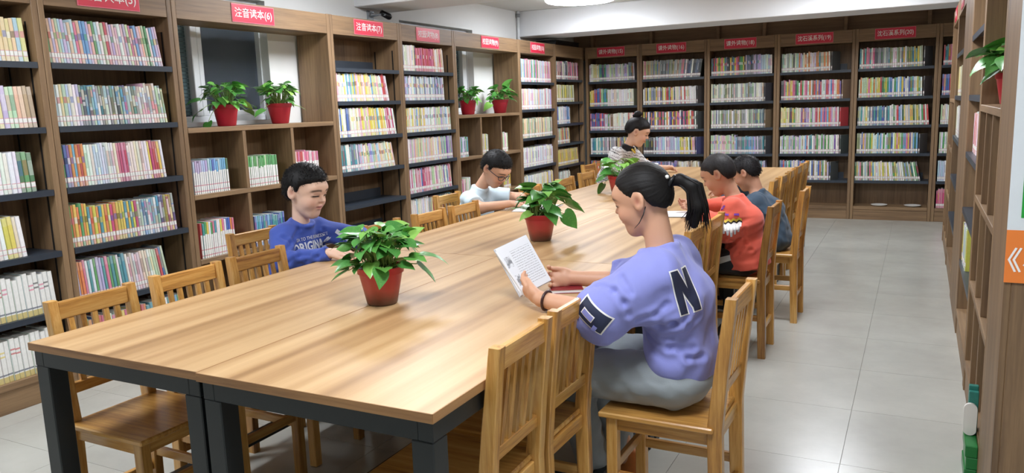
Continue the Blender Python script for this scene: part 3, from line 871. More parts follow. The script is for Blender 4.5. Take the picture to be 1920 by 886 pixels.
# ------------------------------------------------------------------ tables
TX0, TXM, TX1 = -2.364, -1.640, -0.910
TY = [1.350, 2.999, 4.612, 6.225, 7.800]
names_row = ['nearest', 'second', 'third', 'farthest']
for i in range(4):
    for s, (x0, x1) in enumerate(((TX0, TXM), (TXM, TX1))):
        y0, y1 = TY[i] + (0.006 if (i == 0 and s == 0) else 0.0), TY[i + 1] - 0.003
        t = empty('reading_table', ((x0 + x1) / 2, (y0 + y1) / 2, 0), 0,
                  '%s wood-topped black steel table on the %s side of the long row' % (names_row[i], ('window', 'aisle')[s]), 'table', 'tables pushed together in two rows')
        hx, hy = (x1 - x0) / 2 - 0.0015, (y1 - y0) / 2
        top = bx('table_top', W_TABLE, t, -hx, hx, -hy, hy, 0.7263, 0.750, .001)
        bx('edge_band', W_EDGE, top, -hx, hx, -hy - 0.0012, -hy, 0.7268, 0.7495)
        e2 = MB().box(-hy, hy, -0.0012, 0.0, 0.7268, 0.7495).build('edge_band', W_EDGE, top, (hx, 0, 0), (0, 0, PI / 2))
        ix, iy = hx - 0.008, hy - 0.010
        for sx in (-1, 1):
            for sy in (-1, 1):
                xa, xb = sorted((sx * ix, sx * (ix - 0.06)))
                ya, yb = sorted((sy * iy, sy * (iy - 0.06)))
                bx('leg', M_STEEL, t, xa, xb, ya, yb, 0.0, 0.676, .003)
            xa, xb = sorted((sx * ix, sx * (ix - 0.04)))
            bx('side_rail', M_STEEL, t, xa, xb, -iy, iy, 0.676, 0.726, .002)
            bx('floor_rail', M_STEEL, t, xa, xb, -iy + 0.06, iy - 0.06, 0.10, 0.14, .002)
        for sy in (-1, 1):
            ya, yb = sorted((sy * iy, sy * (iy - 0.04)))
            bx('end_rail', M_STEEL, t, -ix + 0.04, ix - 0.04, ya, yb, 0.676, 0.726, .002)

# ------------------------------------------------------------------ chairs (front of the chair = local +x, back posts at local x = 0)
CW, SEAT = 0.318, 0.440


def post_mesh():
    mb = MB()
    zs = [0.0, 0.43, 0.60, 0.835]
    xs_ = [0.030, 0.038, 0.024, 0.0]
    dp = [0.040, 0.045, 0.040, 0.032]
    hw = 0.017
    vs = []
    ch = 0.003
    for z, x, d in zip(zs, xs_, dp):
        vs += [(x + ch, -hw, z), (x + d - ch, -hw, z), (x + d, -hw + ch, z), (x + d, hw - ch, z), (x + d - ch, hw, z), (x + ch, hw, z), (x, hw - ch, z), (x, -hw + ch, z)]
    fs = []
    for i in range(3):
        for k in range(8):
            fs.append((i * 8 + k, i * 8 + (k + 1) % 8, (i + 1) * 8 + (k + 1) % 8, (i + 1) * 8 + k))
    fs.append(tuple(range(8))[::-1]); fs.append(tuple(range(24, 32)))
    return mb.add(vs, fs).mesh('back_post', C_Z)


hw = CW / 2
CP = []   # (name, mesh, location)
pm = post_mesh()
for s in (-1, 1): CP.append(('back_post', pm, (0, s * (hw - 0.017), 0)))
fl = MB().box(-0.018, 0.018, -0.018, 0.018, 0, SEAT - 0.018, .003).mesh('front_leg', C_Z)
for s in (-1, 1): CP.append(('front_leg', fl, (0.385, s * (hw - 0.019), 0)))
CP.append(('seat', MB().box(0.062, 0.425, -hw - 0.012, hw + 0.012, SEAT - 0.018, SEAT, .004).mesh('seat', C_X), (0, 0, 0)))
si = MB().box(0.078, 0.368, -0.009, 0.009, SEAT - 0.062, SEAT - 0.018, .002).mesh('apron', C_X)
for s in (-1, 1): CP.append(('apron', si, (0, s * (hw - 0.020), 0)))
fa = MB().box(-0.009, 0.009, -hw + 0.036, hw - 0.036, SEAT - 0.062, SEAT - 0.018, .002).mesh('apron', C_Y)
for x in (0.385, 0.062): CP.append(('apron', fa, (x, 0, 0)))
tr = MB()
tr.box(-0.010, 0.010, -hw + 0.034, hw - 0.034, 0.770, 0.828, .003)
CP.append(('top_rail', tr.mesh('top_rail', C_Y), (0.0205, 0, 0)))
CP.append(('lower_rail', MB().box(-0.010, 0.010, -hw + 0.034, hw - 0.034, 0.525, 0.560, .002).mesh('lower_rail', C_Y), (0.051, 0, 0)))
sl = MB()
_v = []
for z, x in ((0.558, 0.048), (0.773, 0.0190)):
    _v += [(x - .005, -.0095, z), (x + .005, -.0095, z), (x + .005, .0095, z), (x - .005, .0095, z)]
sl.add(_v, [(0, 1, 5, 4), (1, 2, 6, 5), (2, 3, 7, 6), (3, 0, 4, 7), (3, 2, 1, 0), (4, 5, 6, 7)])
slm = sl.mesh('slat', C_Z)
for k in range(5): CP.append(('slat', slm, (0, (k - 2) * 0.042, 0)))
st = MB().box(0.074, 0.368, -0.009, 0.009, 0.205, 0.237, .002).mesh('stretcher', C_X)
for s in (-1, 1): CP.append(('stretcher', st, (0, s * (hw - 0.019), 0)))
rs = MB().box(-0.009, 0.009, -hw + 0.034, hw - 0.034, 0.15, 0.182, .002).mesh('stretcher', C_Y)
CP.append(('stretcher', rs, (0.052, 0, 0)))
rs2 = MB().box(-0.009, 0.009, -hw + 0.034, hw - 0.034, 0.235, 0.265, .002).mesh('stretcher', C_Y)
CP.append(('stretcher', rs2, (0.385, 0, 0)))


def chair(x, y, rz, label, group):
    t = empty('wooden_chair', (x, y, 0), rz, label, 'chair', group)
    for n, me, loc in CP: link(n, me, None, t, loc)
    return t


GL, GR = 'wooden chairs along the window side of the tables', 'wooden chairs along the aisle side of the tables'
LC = [(-2.475, 1.64, 'nearest window side chair, tucked under the table front left corner'),
      (-2.485, 2.04, 'second window side chair from the table front left corner'),
      (-2.495, 2.41, 'third window side chair, in front of the boy in blue'),
      (-2.995, 2.88, 'darker chair pulled back from the table under the boy in blue'),
      (-2.49, 3.28, 'window side chair hidden behind the nearest potted plant'),
      (-2.475, 3.71, 'window side chair just right of the nearest potted plant'),
      (-2.465, 4.08, 'window side chair in front of the boy with glasses'),
      (-2.86, 4.53, 'chair pulled back under the boy with glasses'),
      (-2.50, 5.09, 'window side chair behind the second potted plant'),
      (-2.50, 5.72, 'window side chair with slats showing left of the far plant'),
      (-2.53, 6.25, 'window side chair in front of the corner bookcase, nearer of two'),
      (-2.84, 7.08, 'chair pulled back in front of the corner bookcase'),
      (-2.48, 7.62, 'chair at the far end, right of the woman with a bun')]
for x, y, lab in LC: chair(x, y, RND.uniform(-.02, .02), lab, GL)
RC = [(-0.862, 1.73, 'nearest aisle side chair at the table front right corner'),
      (-0.868, 2.09, 'second aisle side chair, left of the girl in purple'),
      (-0.440, 2.38, 'chair pulled out into the aisle under the girl in purple'),
      (-0.865, 3.52, 'aisle side chair right behind the girl, half hidden by her back'),
      (-0.862, 3.885, 'aisle side chair in front of the boy in orange'),
      (-0.662, 4.42, 'chair pulled out under the boy in orange'),
      (-0.600, 5.20, 'chair pulled out under the boy in dark blue'),
      (-0.868, 5.74, 'first of the tucked aisle chairs past the boy in dark blue'),
      (-0.866, 6.14, 'second of the tucked aisle chairs past the boy in dark blue'),
      (-0.868, 6.56, 'third of the tucked aisle chairs past the boy in dark blue'),
      (-0.866, 6.96, 'fourth of the tucked aisle chairs past the boy in dark blue'),
      (-0.866, 7.36, 'farthest aisle side chair, last of the tucked row')]
for x, y, lab in RC: chair(x, y, PI + RND.uniform(-.02, .02), lab, GR)


# ------------------------------------------------------------------ potted pothos plants
M_LEAF, nt, b = new_mat('pothos_leaf')
L = nt.links.new
oi = N(nt, 'ShaderNodeObjectInfo'); tc = N(nt, 'ShaderNodeTexCoord')
rp = N(nt, 'ShaderNodeValToRGB')
e = rp.color_ramp.elements
e[0].color = (*lin('#3f8038'), 1); e[1].color = (*lin('#98c860'), 1)
e2 = e.new(0.5); e2.color = (*lin('#559c48'), 1)
e3 = e.new(0.8); e3.color = (*lin('#6fb24e'), 1)
L(oi.outputs['Random'], rp.inputs['Fac'])
no = N(nt, 'ShaderNodeTexNoise', Scale=18.0, Detail=3.0, Distortion=1.0)
L(tc.outputs['Object'], no.inputs['Vector'])
mr = N(nt, 'ShaderNodeMapRange'); mr.inputs['From Min'].default_value = .56; mr.inputs['From Max'].default_value = .66
mr.inputs['To Max'].default_value = 0.25
L(no.outputs['Fac'], mr.inputs['Value'])
mx = N(nt, 'ShaderNodeMix', data_type='RGBA'); mx.inputs[7].default_value = (*lin('#a9c47a'), 1)
L(mr.outputs[0], mx.inputs[0]); L(rp.outputs['Color'], mx.inputs[6]); L(mx.outputs[2], b.inputs['Base Color'])
b.inputs['Roughness'].default_value = 0.32
b.inputs['Subsurface Weight'].default_value = 0.0
M_STEM = plain('pothos_stem', '#7fa052', rough=0.5)
M_POT, nt, b = new_mat('red_plastic_pot')
L = nt.links.new
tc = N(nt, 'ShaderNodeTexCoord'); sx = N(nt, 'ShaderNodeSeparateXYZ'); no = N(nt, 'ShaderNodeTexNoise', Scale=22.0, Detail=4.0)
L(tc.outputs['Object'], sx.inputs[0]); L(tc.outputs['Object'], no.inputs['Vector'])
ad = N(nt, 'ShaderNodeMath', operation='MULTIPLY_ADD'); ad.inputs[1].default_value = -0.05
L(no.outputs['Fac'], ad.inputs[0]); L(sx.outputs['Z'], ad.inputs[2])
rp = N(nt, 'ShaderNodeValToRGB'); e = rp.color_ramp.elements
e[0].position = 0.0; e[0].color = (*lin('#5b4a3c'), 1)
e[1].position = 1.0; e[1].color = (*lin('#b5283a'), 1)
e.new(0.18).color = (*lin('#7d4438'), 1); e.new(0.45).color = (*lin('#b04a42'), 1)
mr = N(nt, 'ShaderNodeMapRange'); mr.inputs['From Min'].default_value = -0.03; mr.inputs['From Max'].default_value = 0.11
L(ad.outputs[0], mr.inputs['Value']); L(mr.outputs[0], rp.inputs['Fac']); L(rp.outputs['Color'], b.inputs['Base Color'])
b.inputs['Roughness'].default_value = 0.35
M_POT2 = plain('red_pot_clean', '#c02a3e', rough=0.35, var=0.06)
M_SOIL = plain('soil', '#2b2119', rough=0.95, var=0.3, bump=0.6)


def leaf_mesh(curl, fold, wave):
    """heart-shaped blade, base at origin, tip toward +x, unit length"""
    prof = [(0.0, 0.02), (-0.08, 0.18), (-0.05, 0.33), (0.10, 0.43), (0.30, 0.435), (0.50, 0.37), (0.68, 0.26), (0.83, 0.14), (0.94, 0.05), (1.0, 0.0)]
    mid = [0.0, 0.03, 0.07, 0.14, 0.29, 0.48, 0.66, 0.82, 0.93, 1.0]
    vs = []; fs = []

    def P(x, y):
        a = abs(y)
        z = -curl * x * x + fold * a - fold * 0.9 * a * a * 1.6 + wave * math.sin(x * 9 + (1 if y > 0 else 2)) * a
        return (x, y, z)
    n = len(prof)
    for i in range(n):
        for s in (-1, -0.5, 0, 0.5, 1):
            x = mid[i] + (prof[i][0] - mid[i]) * abs(s)
            vs.append(P(x, prof[i][1] * s))
    for i in range(n - 1):
        for k in range(4):
            fs.append((i * 5 + k, (i + 1) * 5 + k, (i + 1) * 5 + k + 1, i * 5 + k + 1))
    return MB().add(vs, fs, None, True).mesh('leaf', M_LEAF)


LEAVES = [leaf_mesh(.25, .30, .03), leaf_mesh(.45, .15, .05), leaf_mesh(.10, .45, .02), leaf_mesh(.6, .25, .04)]


def pot_parts(t, R0, R1, H, mat):
    p = [(R0 * .9, 0.0), (R0, 0.004), (R1 * .93, H * .80), (R1 * .95, H * .82), (R1 * 1.0, H * .83), (R1 * 1.02, H * .985), (R1 * 1.06, H), (R1 * 1.0, H), (R1 * .93, H * .86), (R1 * .9, H * .80)]
    MB().lathe(p, 32).build('pot', mat, t)
    MB().lathe([(R1 * .90, H * .84), (R1 * .5, H * .88), (0.0, H * .89)], 24).build('soil', M_SOIL, t)


def plant(loc, label, seed, n, spread, hgt, leaf=(.07, .11), pot=(.052, .079, .132), mat=None, trails=(), bias=(0, 0), group='pothos plants in red pots'):
    t = empty('potted_plant', loc, 0, label, 'plant', group)
    rnd = random.Random(seed)
    pot_parts(t, *pot, mat or M_POT)
    H = pot[2]
    ends = []
    for i in range(n):
        f = (i + 0.5) / n
        az = i * 2.39996 + rnd.uniform(-.3, .3)
        el = rnd.uniform(0.15, 1.0) if i % 3 else rnd.uniform(.7, 1.25)
        r = spread * (0.25 + 0.75 * math.sqrt(f)) * math.cos(el * .75)
        z = H + hgt * (0.25 + 0.75 * math.sin(el)) * rnd.uniform(.6, 1.0) - (0.35 * r if el < .4 else 0)
        ends.append((Vector((r * math.cos(az) + bias[0] * f, r * math.sin(az) + bias[1] * f, max(z, H * .95))), az, rnd.uniform(*leaf), rnd.uniform(-.30, .55) - (0.35 if el < .4 else 0)))
    for (e_, az, sz, dr) in trails: ends.append((Vector(e_), az, sz, dr))
    for (e_, az, sz, droop) in ends:
        d = Vector((math.cos(az), math.sin(az), 0))
        root = Vector((rnd.uniform(-.3, .3) * pot[1], rnd.uniform(-.3, .3) * pot[1], H * .86)) + d * pot[1] * .25
        m1 = root.lerp(e_, .45) + Vector((0, 0, .35 * (e_ - root).length * (0.6 if e_.z > H else 1.0)))
        pts = []
        for k in range(6):
            u = k / 5
            pts.append(root * (1 - u) ** 2 + m1 * 2 * u * (1 - u) + e_ * u * u)
        MB().tube(pts, [.0028, .0026, .0024, .0022, .002, .0016], 5).build('stem', M_STEM, t)
        lo = link('leaf', rnd.choice(LEAVES), None, t)
        fwd = (d + Vector((rnd.uniform(-.35, .35), rnd.uniform(-.35, .35), droop))).normalized()
        up_ = Vector((rnd.uniform(-.6, .6), rnd.uniform(-.6, .6), 1)) + d * rnd.uniform(-.2, .7)
        y = up_.cross(fwd).normalized()
        z = fwd.cross(y)
        M = Matrix((fwd, y, z)).transposed().to_4x4()
        lo.matrix_local = Matrix.Translation(e_) @ M @ Matrix.Diagonal((sz, sz, sz, 1))
    return t


TZ = 0.7505
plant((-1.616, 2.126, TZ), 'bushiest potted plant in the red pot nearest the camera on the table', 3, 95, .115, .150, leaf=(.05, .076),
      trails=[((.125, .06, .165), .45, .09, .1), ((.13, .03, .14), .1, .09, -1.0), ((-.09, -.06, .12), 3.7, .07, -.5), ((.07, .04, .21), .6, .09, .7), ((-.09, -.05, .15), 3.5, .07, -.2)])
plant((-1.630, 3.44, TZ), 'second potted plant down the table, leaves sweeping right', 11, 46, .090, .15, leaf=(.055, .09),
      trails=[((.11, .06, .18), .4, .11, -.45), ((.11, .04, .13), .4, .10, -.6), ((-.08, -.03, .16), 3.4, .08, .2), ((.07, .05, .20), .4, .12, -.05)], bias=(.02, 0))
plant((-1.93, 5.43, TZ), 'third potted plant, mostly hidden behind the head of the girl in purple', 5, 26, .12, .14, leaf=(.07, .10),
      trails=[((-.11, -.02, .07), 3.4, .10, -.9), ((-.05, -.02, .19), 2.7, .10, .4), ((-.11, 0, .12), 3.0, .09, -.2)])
gw = 'pothos plants on the window cubbies'
plant((-4.03, 3.765, 1.3405), 'potted plant on the near cubby, left of two, trailing leaves', 21, 66, .13, .15, leaf=(.05, .08), mat=M_POT2, pot=(.058, .082, .138),
      trails=[((.02, -.22, .10), -1.6, .09, -.2), ((.02, -.17, .03), -1.4, .08, -.9), ((.0, -.20, .17), -1.8, .09, .1), ((.02, .16, .10), 1.6, .08, -.3), ((.01, .19, .14), 1.7, .09, 0)], group=gw)
plant((-4.03, 4.255, 1.3405), 'potted plant on the near cubby, right of two', 29, 64, .12, .16, leaf=(.05, .08), mat=M_POT2, pot=(.058, .086, .14),
      trails=[((.0, -.13, .23), -1.8, .11, .8), ((.02, -.17, .10), -1.5, .09, -.4), ((.02, .15, .12), 1.4, .09, -.2)], group=gw)
plant((-4.02, 6.875, 1.3405), 'potted plant on the farther cubby, left of two', 33, 48, .11, .14, leaf=(.055, .085), mat=M_POT2, pot=(.062, .088, .14), group=gw)
plant((-4.005, 7.53, 1.3405), 'potted plant on the farther cubby, right of two, with a pale trailing leaf', 37, 42, .125, .15, leaf=(.06, .09), bias=(.03, 0), mat=M_POT2, pot=(.062, .09, .14),
      trails=[((.03, .30, .16), 1.5, .12, .1), ((.03, .05, .27), 1.2, .13, .9), ((.0, .13, .24), 1.4, .13, .9), ((.02, -.25, .10), -1.6, .1, -.4)], group=gw)
plant((0.352, 3.93, 1.3405), 'trailing potted plant in the right hand cubby, half hidden by the column', 41, 24, .09, .14, leaf=(.07, .10), mat=M_POT2, pot=(.055, .078, .13),
      trails=[((-.10, .0, .22), 2.9, .11, -.1), ((-.08, -.04, .19), 3.2, .10, -.2), ((-.06, -.05, .15), 3.4, .10, -.8), ((-.10, -.02, .19), 3.0, .09, -.35), ((-.04, -.08, .2), 4.2, .10, -.1)])

# green books piled on the floor, teal books and a white oval board at the near right
M_GPACK = plain('green_cover', '#1f7a3a', rough=0.35, var=0.2, nscale=20)
M_TPACK = plain('teal_cover', '#2f7d70', rough=0.35, var=0.35, nscale=40)
for (x, y, z, sz, lab) in ((.209, 3.235, .1365, (.032, .022, .165), 'teal patterned book standing on the green pile by the column, left one'),
                           (.209, 3.262, .1365, (.032, .022, .180), 'teal patterned book standing on the green pile by the column, right one')):
    o = MB().box(0, sz[0], 0, sz[1], 0, sz[2], .002).build('book', M_TPACK, None, (x, y, z))
    tag(o, lab, 'book', 'teal books by the right hand cubby')
for i in range(3):
    o = MB().box(0, .040, 0, .18, 0, .0445, .003).build('book', M_GPACK, None, (0.200 + .004 * (i % 2), 3.12, .0005 + .0452 * i))
    tag(o, '%s green book in the floor pile at the foot of the near right cubby' % ['lowest', 'middle', 'topmost'][i], 'book', 'pile of green books')
pts = []
mb = MB()
n = 24
ring = []
for k in range(n):
    a = 2 * PI * k / n
    ring.append((0.022 * math.cos(a), (0.04 if math.sin(a) >= 0 else -0.04) + 0.022 * math.sin(a)))
vs = [(x, 0.0, y) for x, y in ring] + [(x, .012, y) for x, y in ring]
fs = [tuple(range(n))[::-1], tuple(range(n, 2 * n))] + [(k, (k + 1) % n, n + (k + 1) % n, n + k) for k in range(n)]
mb.add(vs, fs)
o = mb.build('name_board', M_PLATE, None, (0.216, 3.221, .1985), (0, 0, 0))
tag(o, 'white rounded board leaning on the teal books by the near column', 'board')


# ------------------------------------------------------------------ bodies as blended volumes
def V(*a): return np.array(a, float)


def rc(a, b_, ra, rb, k=0.02, wide=None, s=1.0, flat=False, flat0=False):
    """tapered capsule; 'wide' stretches the section along that direction by s"""
    a = np.array(a, float); b_ = np.array(b_, float)
    ab = b_ - a
    L2 = float(ab @ ab) + 1e-12
    Ln = math.sqrt(L2)
    if wide is not None:
        wd = np.array(wide, float)
        wd = wd - ab * (wd @ ab) / L2
        wd /= np.linalg.norm(wd)

    def fn(P):
        q = P - a
        t = (q @ ab) / L2
        tt = np.clip(t, 0, 1)
        r = q - tt[..., None] * ab
        d2 = (r * r).sum(-1)
        if wide is not None:
            rv = r @ wd
            d2 = d2 - rv * rv * (1 - 1 / (s * s))
        d = np.sqrt(d2) - (ra + (rb - ra) * tt)
        if flat: d = np.maximum(d, (t - 1) * Ln)
        if flat0: d = np.maximum(d, -t * Ln)
        return d
    m = max(ra, rb) * max(1.0, s)
    return (fn, np.minimum(a, b_) - m, np.maximum(a, b_) + m, k)


def el(c, rad, R=None, k=0.02):
    """ellipsoid; rows of R are its axes"""
    c = np.array(c, float); rad = np.array(rad, float)
    R = np.eye(3) if R is None else np.array(R, float)

    def fn(P):
        q = (P - c) @ R.T
        k0 = np.sqrt(((q / rad) ** 2).sum(-1))
        k1 = np.sqrt(((q / (rad * rad)) ** 2).sum(-1)) + 1e-9
        return k0 * (k0 - 1.0) / k1
    m = np.sqrt(((R * rad[:, None]) ** 2).sum(0))
    return (fn, c - m, c + m, k)


def volume(prims, vox, cuts=(), disp=None, subs=()):
    lo = np.min([p[1] for p in prims], 0) - 4 * vox
    hi = np.max([p[2] for p in prims], 0) + 4 * vox
    n = np.ceil((hi - lo) / vox).astype(int) + 1
    F = np.full(n, 0.2, np.float32)
    ax = [lo[i] + vox * np.arange(n[i]) for i in range(3)]

    def sub(p, mg):
        i0 = np.maximum(0, np.floor((p[1] - mg - lo) / vox).astype(int))
        i1 = np.minimum(n, np.ceil((p[2] + mg - lo) / vox).astype(int) + 1)
        if (i1 <= i0).any(): return None
        P = np.stack(np.meshgrid(*[ax[j][i0[j]:i1[j]] for j in range(3)], indexing='ij'), -1)
        return tuple(slice(i0[j], i1[j]) for j in range(3)), P
    for p in prims:
        r = sub(p, p[3] + 3 * vox)
        if r is None: continue
        sl_, P = r
        d = p[0](P).astype(np.float32)
        a = F[sl_]
        k = p[3]
        h = np.clip(.5 + .5 * (a - d) / k, 0, 1)
        F[sl_] = a * (1 - h) + d * h - k * h * (1 - h)
    for p in subs:
        r = sub(p, p[3] + 3 * vox)
        if r is None: continue
        sl_, P = r
        d = -p[0](P).astype(np.float32)
        a = F[sl_]
        k = p[3]
        h = np.clip(.5 - .5 * (a - d) / k, 0, 1)
        F[sl_] = a * (1 - h) + d * h + k * h * (1 - h)
    if disp is not None or cuts:
        idx = np.argwhere(np.abs(F) < 0.035)
        P = lo + idx * vox
        vals = F[idx[:, 0], idx[:, 1], idx[:, 2]]
        if disp is not None: vals = vals + disp(P)
        for c in cuts: vals = np.maximum(vals, c(P))
        F[idx[:, 0], idx[:, 1], idx[:, 2]] = vals
        if cuts:
            far = np.argwhere(F <= -0.035)
            if len(far):
                P = lo + far * vox
                v2 = F[far[:, 0], far[:, 1], far[:, 2]]
                for c in cuts: v2 = np.maximum(v2, c(P))
                F[far[:, 0], far[:, 1], far[:, 2]] = v2
    return surface_net(F, lo, vox)


def surface_net(F, lo, vox):
    S = F < 0
    nx, ny, nz = F.shape
    cnt = np.zeros((nx - 1, ny - 1, nz - 1), np.int8)
    for dx in (0, 1):
        for dy in (0, 1):
            for dz in (0, 1):
                cnt += S[dx:nx - 1 + dx, dy:ny - 1 + dy, dz:nz - 1 + dz]
    act = (cnt > 0) & (cnt < 8)
    C = np.argwhere(act)
    ids = np.full(act.shape, -1, np.int32)
    ids[act] = np.arange(len(C))
    acc = np.zeros((len(C), 3)); num = np.zeros(len(C))
    for a in range(3):
        o1, o2 = [i for i in range(3) if i != a]
        for u in (0, 1):
            for w in (0, 1):
                q0 = C.copy(); q0[:, o1] += u; q0[:, o2] += w
                q1 = q0.copy(); q1[:, a] += 1
                f0 = F[q0[:, 0], q0[:, 1], q0[:, 2]]; f1 = F[q1[:, 0], q1[:, 1], q1[:, 2]]
                m_ = (f0 < 0) != (f1 < 0)
                t = np.where(m_, f0 / np.where(m_, f0 - f1, 1), 0)
                p = q0.astype(float)
                p[:, a] += t
                acc[m_] += p[m_]; num[m_] += 1
    verts = lo + vox * acc / num[:, None]
    quads = []
    for a in range(3):
        o1, o2 = (a + 1) % 3, (a + 2) % 3
        s0 = [slice(None)] * 3; s1 = [slice(None)] * 3
        s0[a] = slice(0, -1); s1[a] = slice(1, None)
        d = S[tuple(s0)] != S[tuple(s1)]
        E_ = np.argwhere(d)
        ok = (E_[:, o1] > 0) & (E_[:, o2] > 0) & (E_[:, o1] < ids.shape[o1]) & (E_[:, o2] < ids.shape[o2])
        E_ = E_[ok]
        inside = S[E_[:, 0], E_[:, 1], E_[:, 2]]
        q = []
        for (u, w) in ((-1, -1), (0, -1), (0, 0), (-1, 0)):
            c = E_.copy(); c[:, o1] += u; c[:, o2] += w
            q.append(ids[c[:, 0], c[:, 1], c[:, 2]])
        q = np.stack(q, 1)
        q[~inside] = q[~inside][:, ::-1]
        quads.append(q)
    return verts, np.concatenate(quads)


def vol_object(name, vq, mat, parent=None, colfn=None, relax=1):
    verts, quads = vq
    for _ in range(relax):      # light smoothing
        s = np.zeros_like(verts); c = np.zeros(len(verts))
        for i in range(4):
            a, b_ = quads[:, i], quads[:, (i + 1) % 4]
            np.add.at(s, a, verts[b_]); np.add.at(c, a, 1)
            np.add.at(s, b_, verts[a]); np.add.at(c, b_, 1)
        verts = verts * .5 + .5 * s / np.maximum(c, 1)[:, None]
    me = bpy.data.meshes.new(name)
    me.vertices.add(len(verts)); me.vertices.foreach_set('co', verts.astype(np.float32).ravel())
    me.loops.add(quads.size); me.loops.foreach_set('vertex_index', quads.astype(np.int32).ravel())
    me.polygons.add(len(quads))
    me.polygons.foreach_set('loop_start', np.arange(0, quads.size, 4, dtype=np.int32))
    me.polygons.foreach_set('use_smooth', np.ones(len(quads), bool))
    me.update(calc_edges=True)
    me.validate()
    if colfn is not None:
        at = me.color_attributes.new('Col', 'FLOAT_COLOR', 'POINT')
        c = np.ones((len(verts), 4), np.float32)
        c[:, :3] = colfn(verts)
        at.data.foreach_set('color', c.ravel())
    me.materials.append(mat)
    o = bpy.data.objects.new(name, me)
    COL.objects.link(o)
    if parent is not None:
        o.parent = parent
        o.matrix_parent_inverse = Matrix.Translation(-Vector(parent.location))
    return o


def wrinkle(amp, wl, seed):
    r = np.random.RandomState(seed)
    D = r.normal(size=(7, 3)) * np.array([1, 1, 1.8]); D /= np.linalg.norm(D, axis=1)[:, None]
    W = 2 * PI / (wl * r.uniform(.6, 1.6, 7)); ph = r.uniform(0, 6.28, 7)

    def f(P):
        s = np.zeros(len(P))
        for d, w, p in zip(D, W, ph):
            u = P @ d * w + p
            s += np.sin(u + .8 * np.sin(P @ D[0] * w * .37 + p))
        return (amp * 1.25 * np.tanh(s / 1.6)).astype(np.float32)
    return f


M_SKIN, nt, b = new_mat('skin')
at = N(nt, 'ShaderNodeAttribute', attribute_name='Col')
nt.links.new(at.outputs['Color'], b.inputs['Base Color'])
b.inputs['Roughness'].default_value = 0.5
b.inputs['Subsurface Weight'].default_value = 0.08
b.inputs['Subsurface Radius'].default_value = (0.012, 0.005, 0.003)
b.inputs['Subsurface Scale'].default_value = 0.5
M_HAIR = attr_mat('hair', rough=0.6, nscale=120, var=.3, bump=0.12, bscale=500, stretch=(1, 1, .2), spec=.3)
M_CLOTH = attr_mat('cloth_knit', rough=0.85, nscale=14, var=.05, bump=0.12, bscale=420, sheen=0.15)
M_PRINTN = plain('navy_print', '#1f2742', rough=0.6, var=.05)
M_SHOE = attr_mat('shoe', rough=0.6)
M_EYEG = plain('glasses_frame', '#1b2438', rough=0.3)
SKIN = lin('#d9a98a')


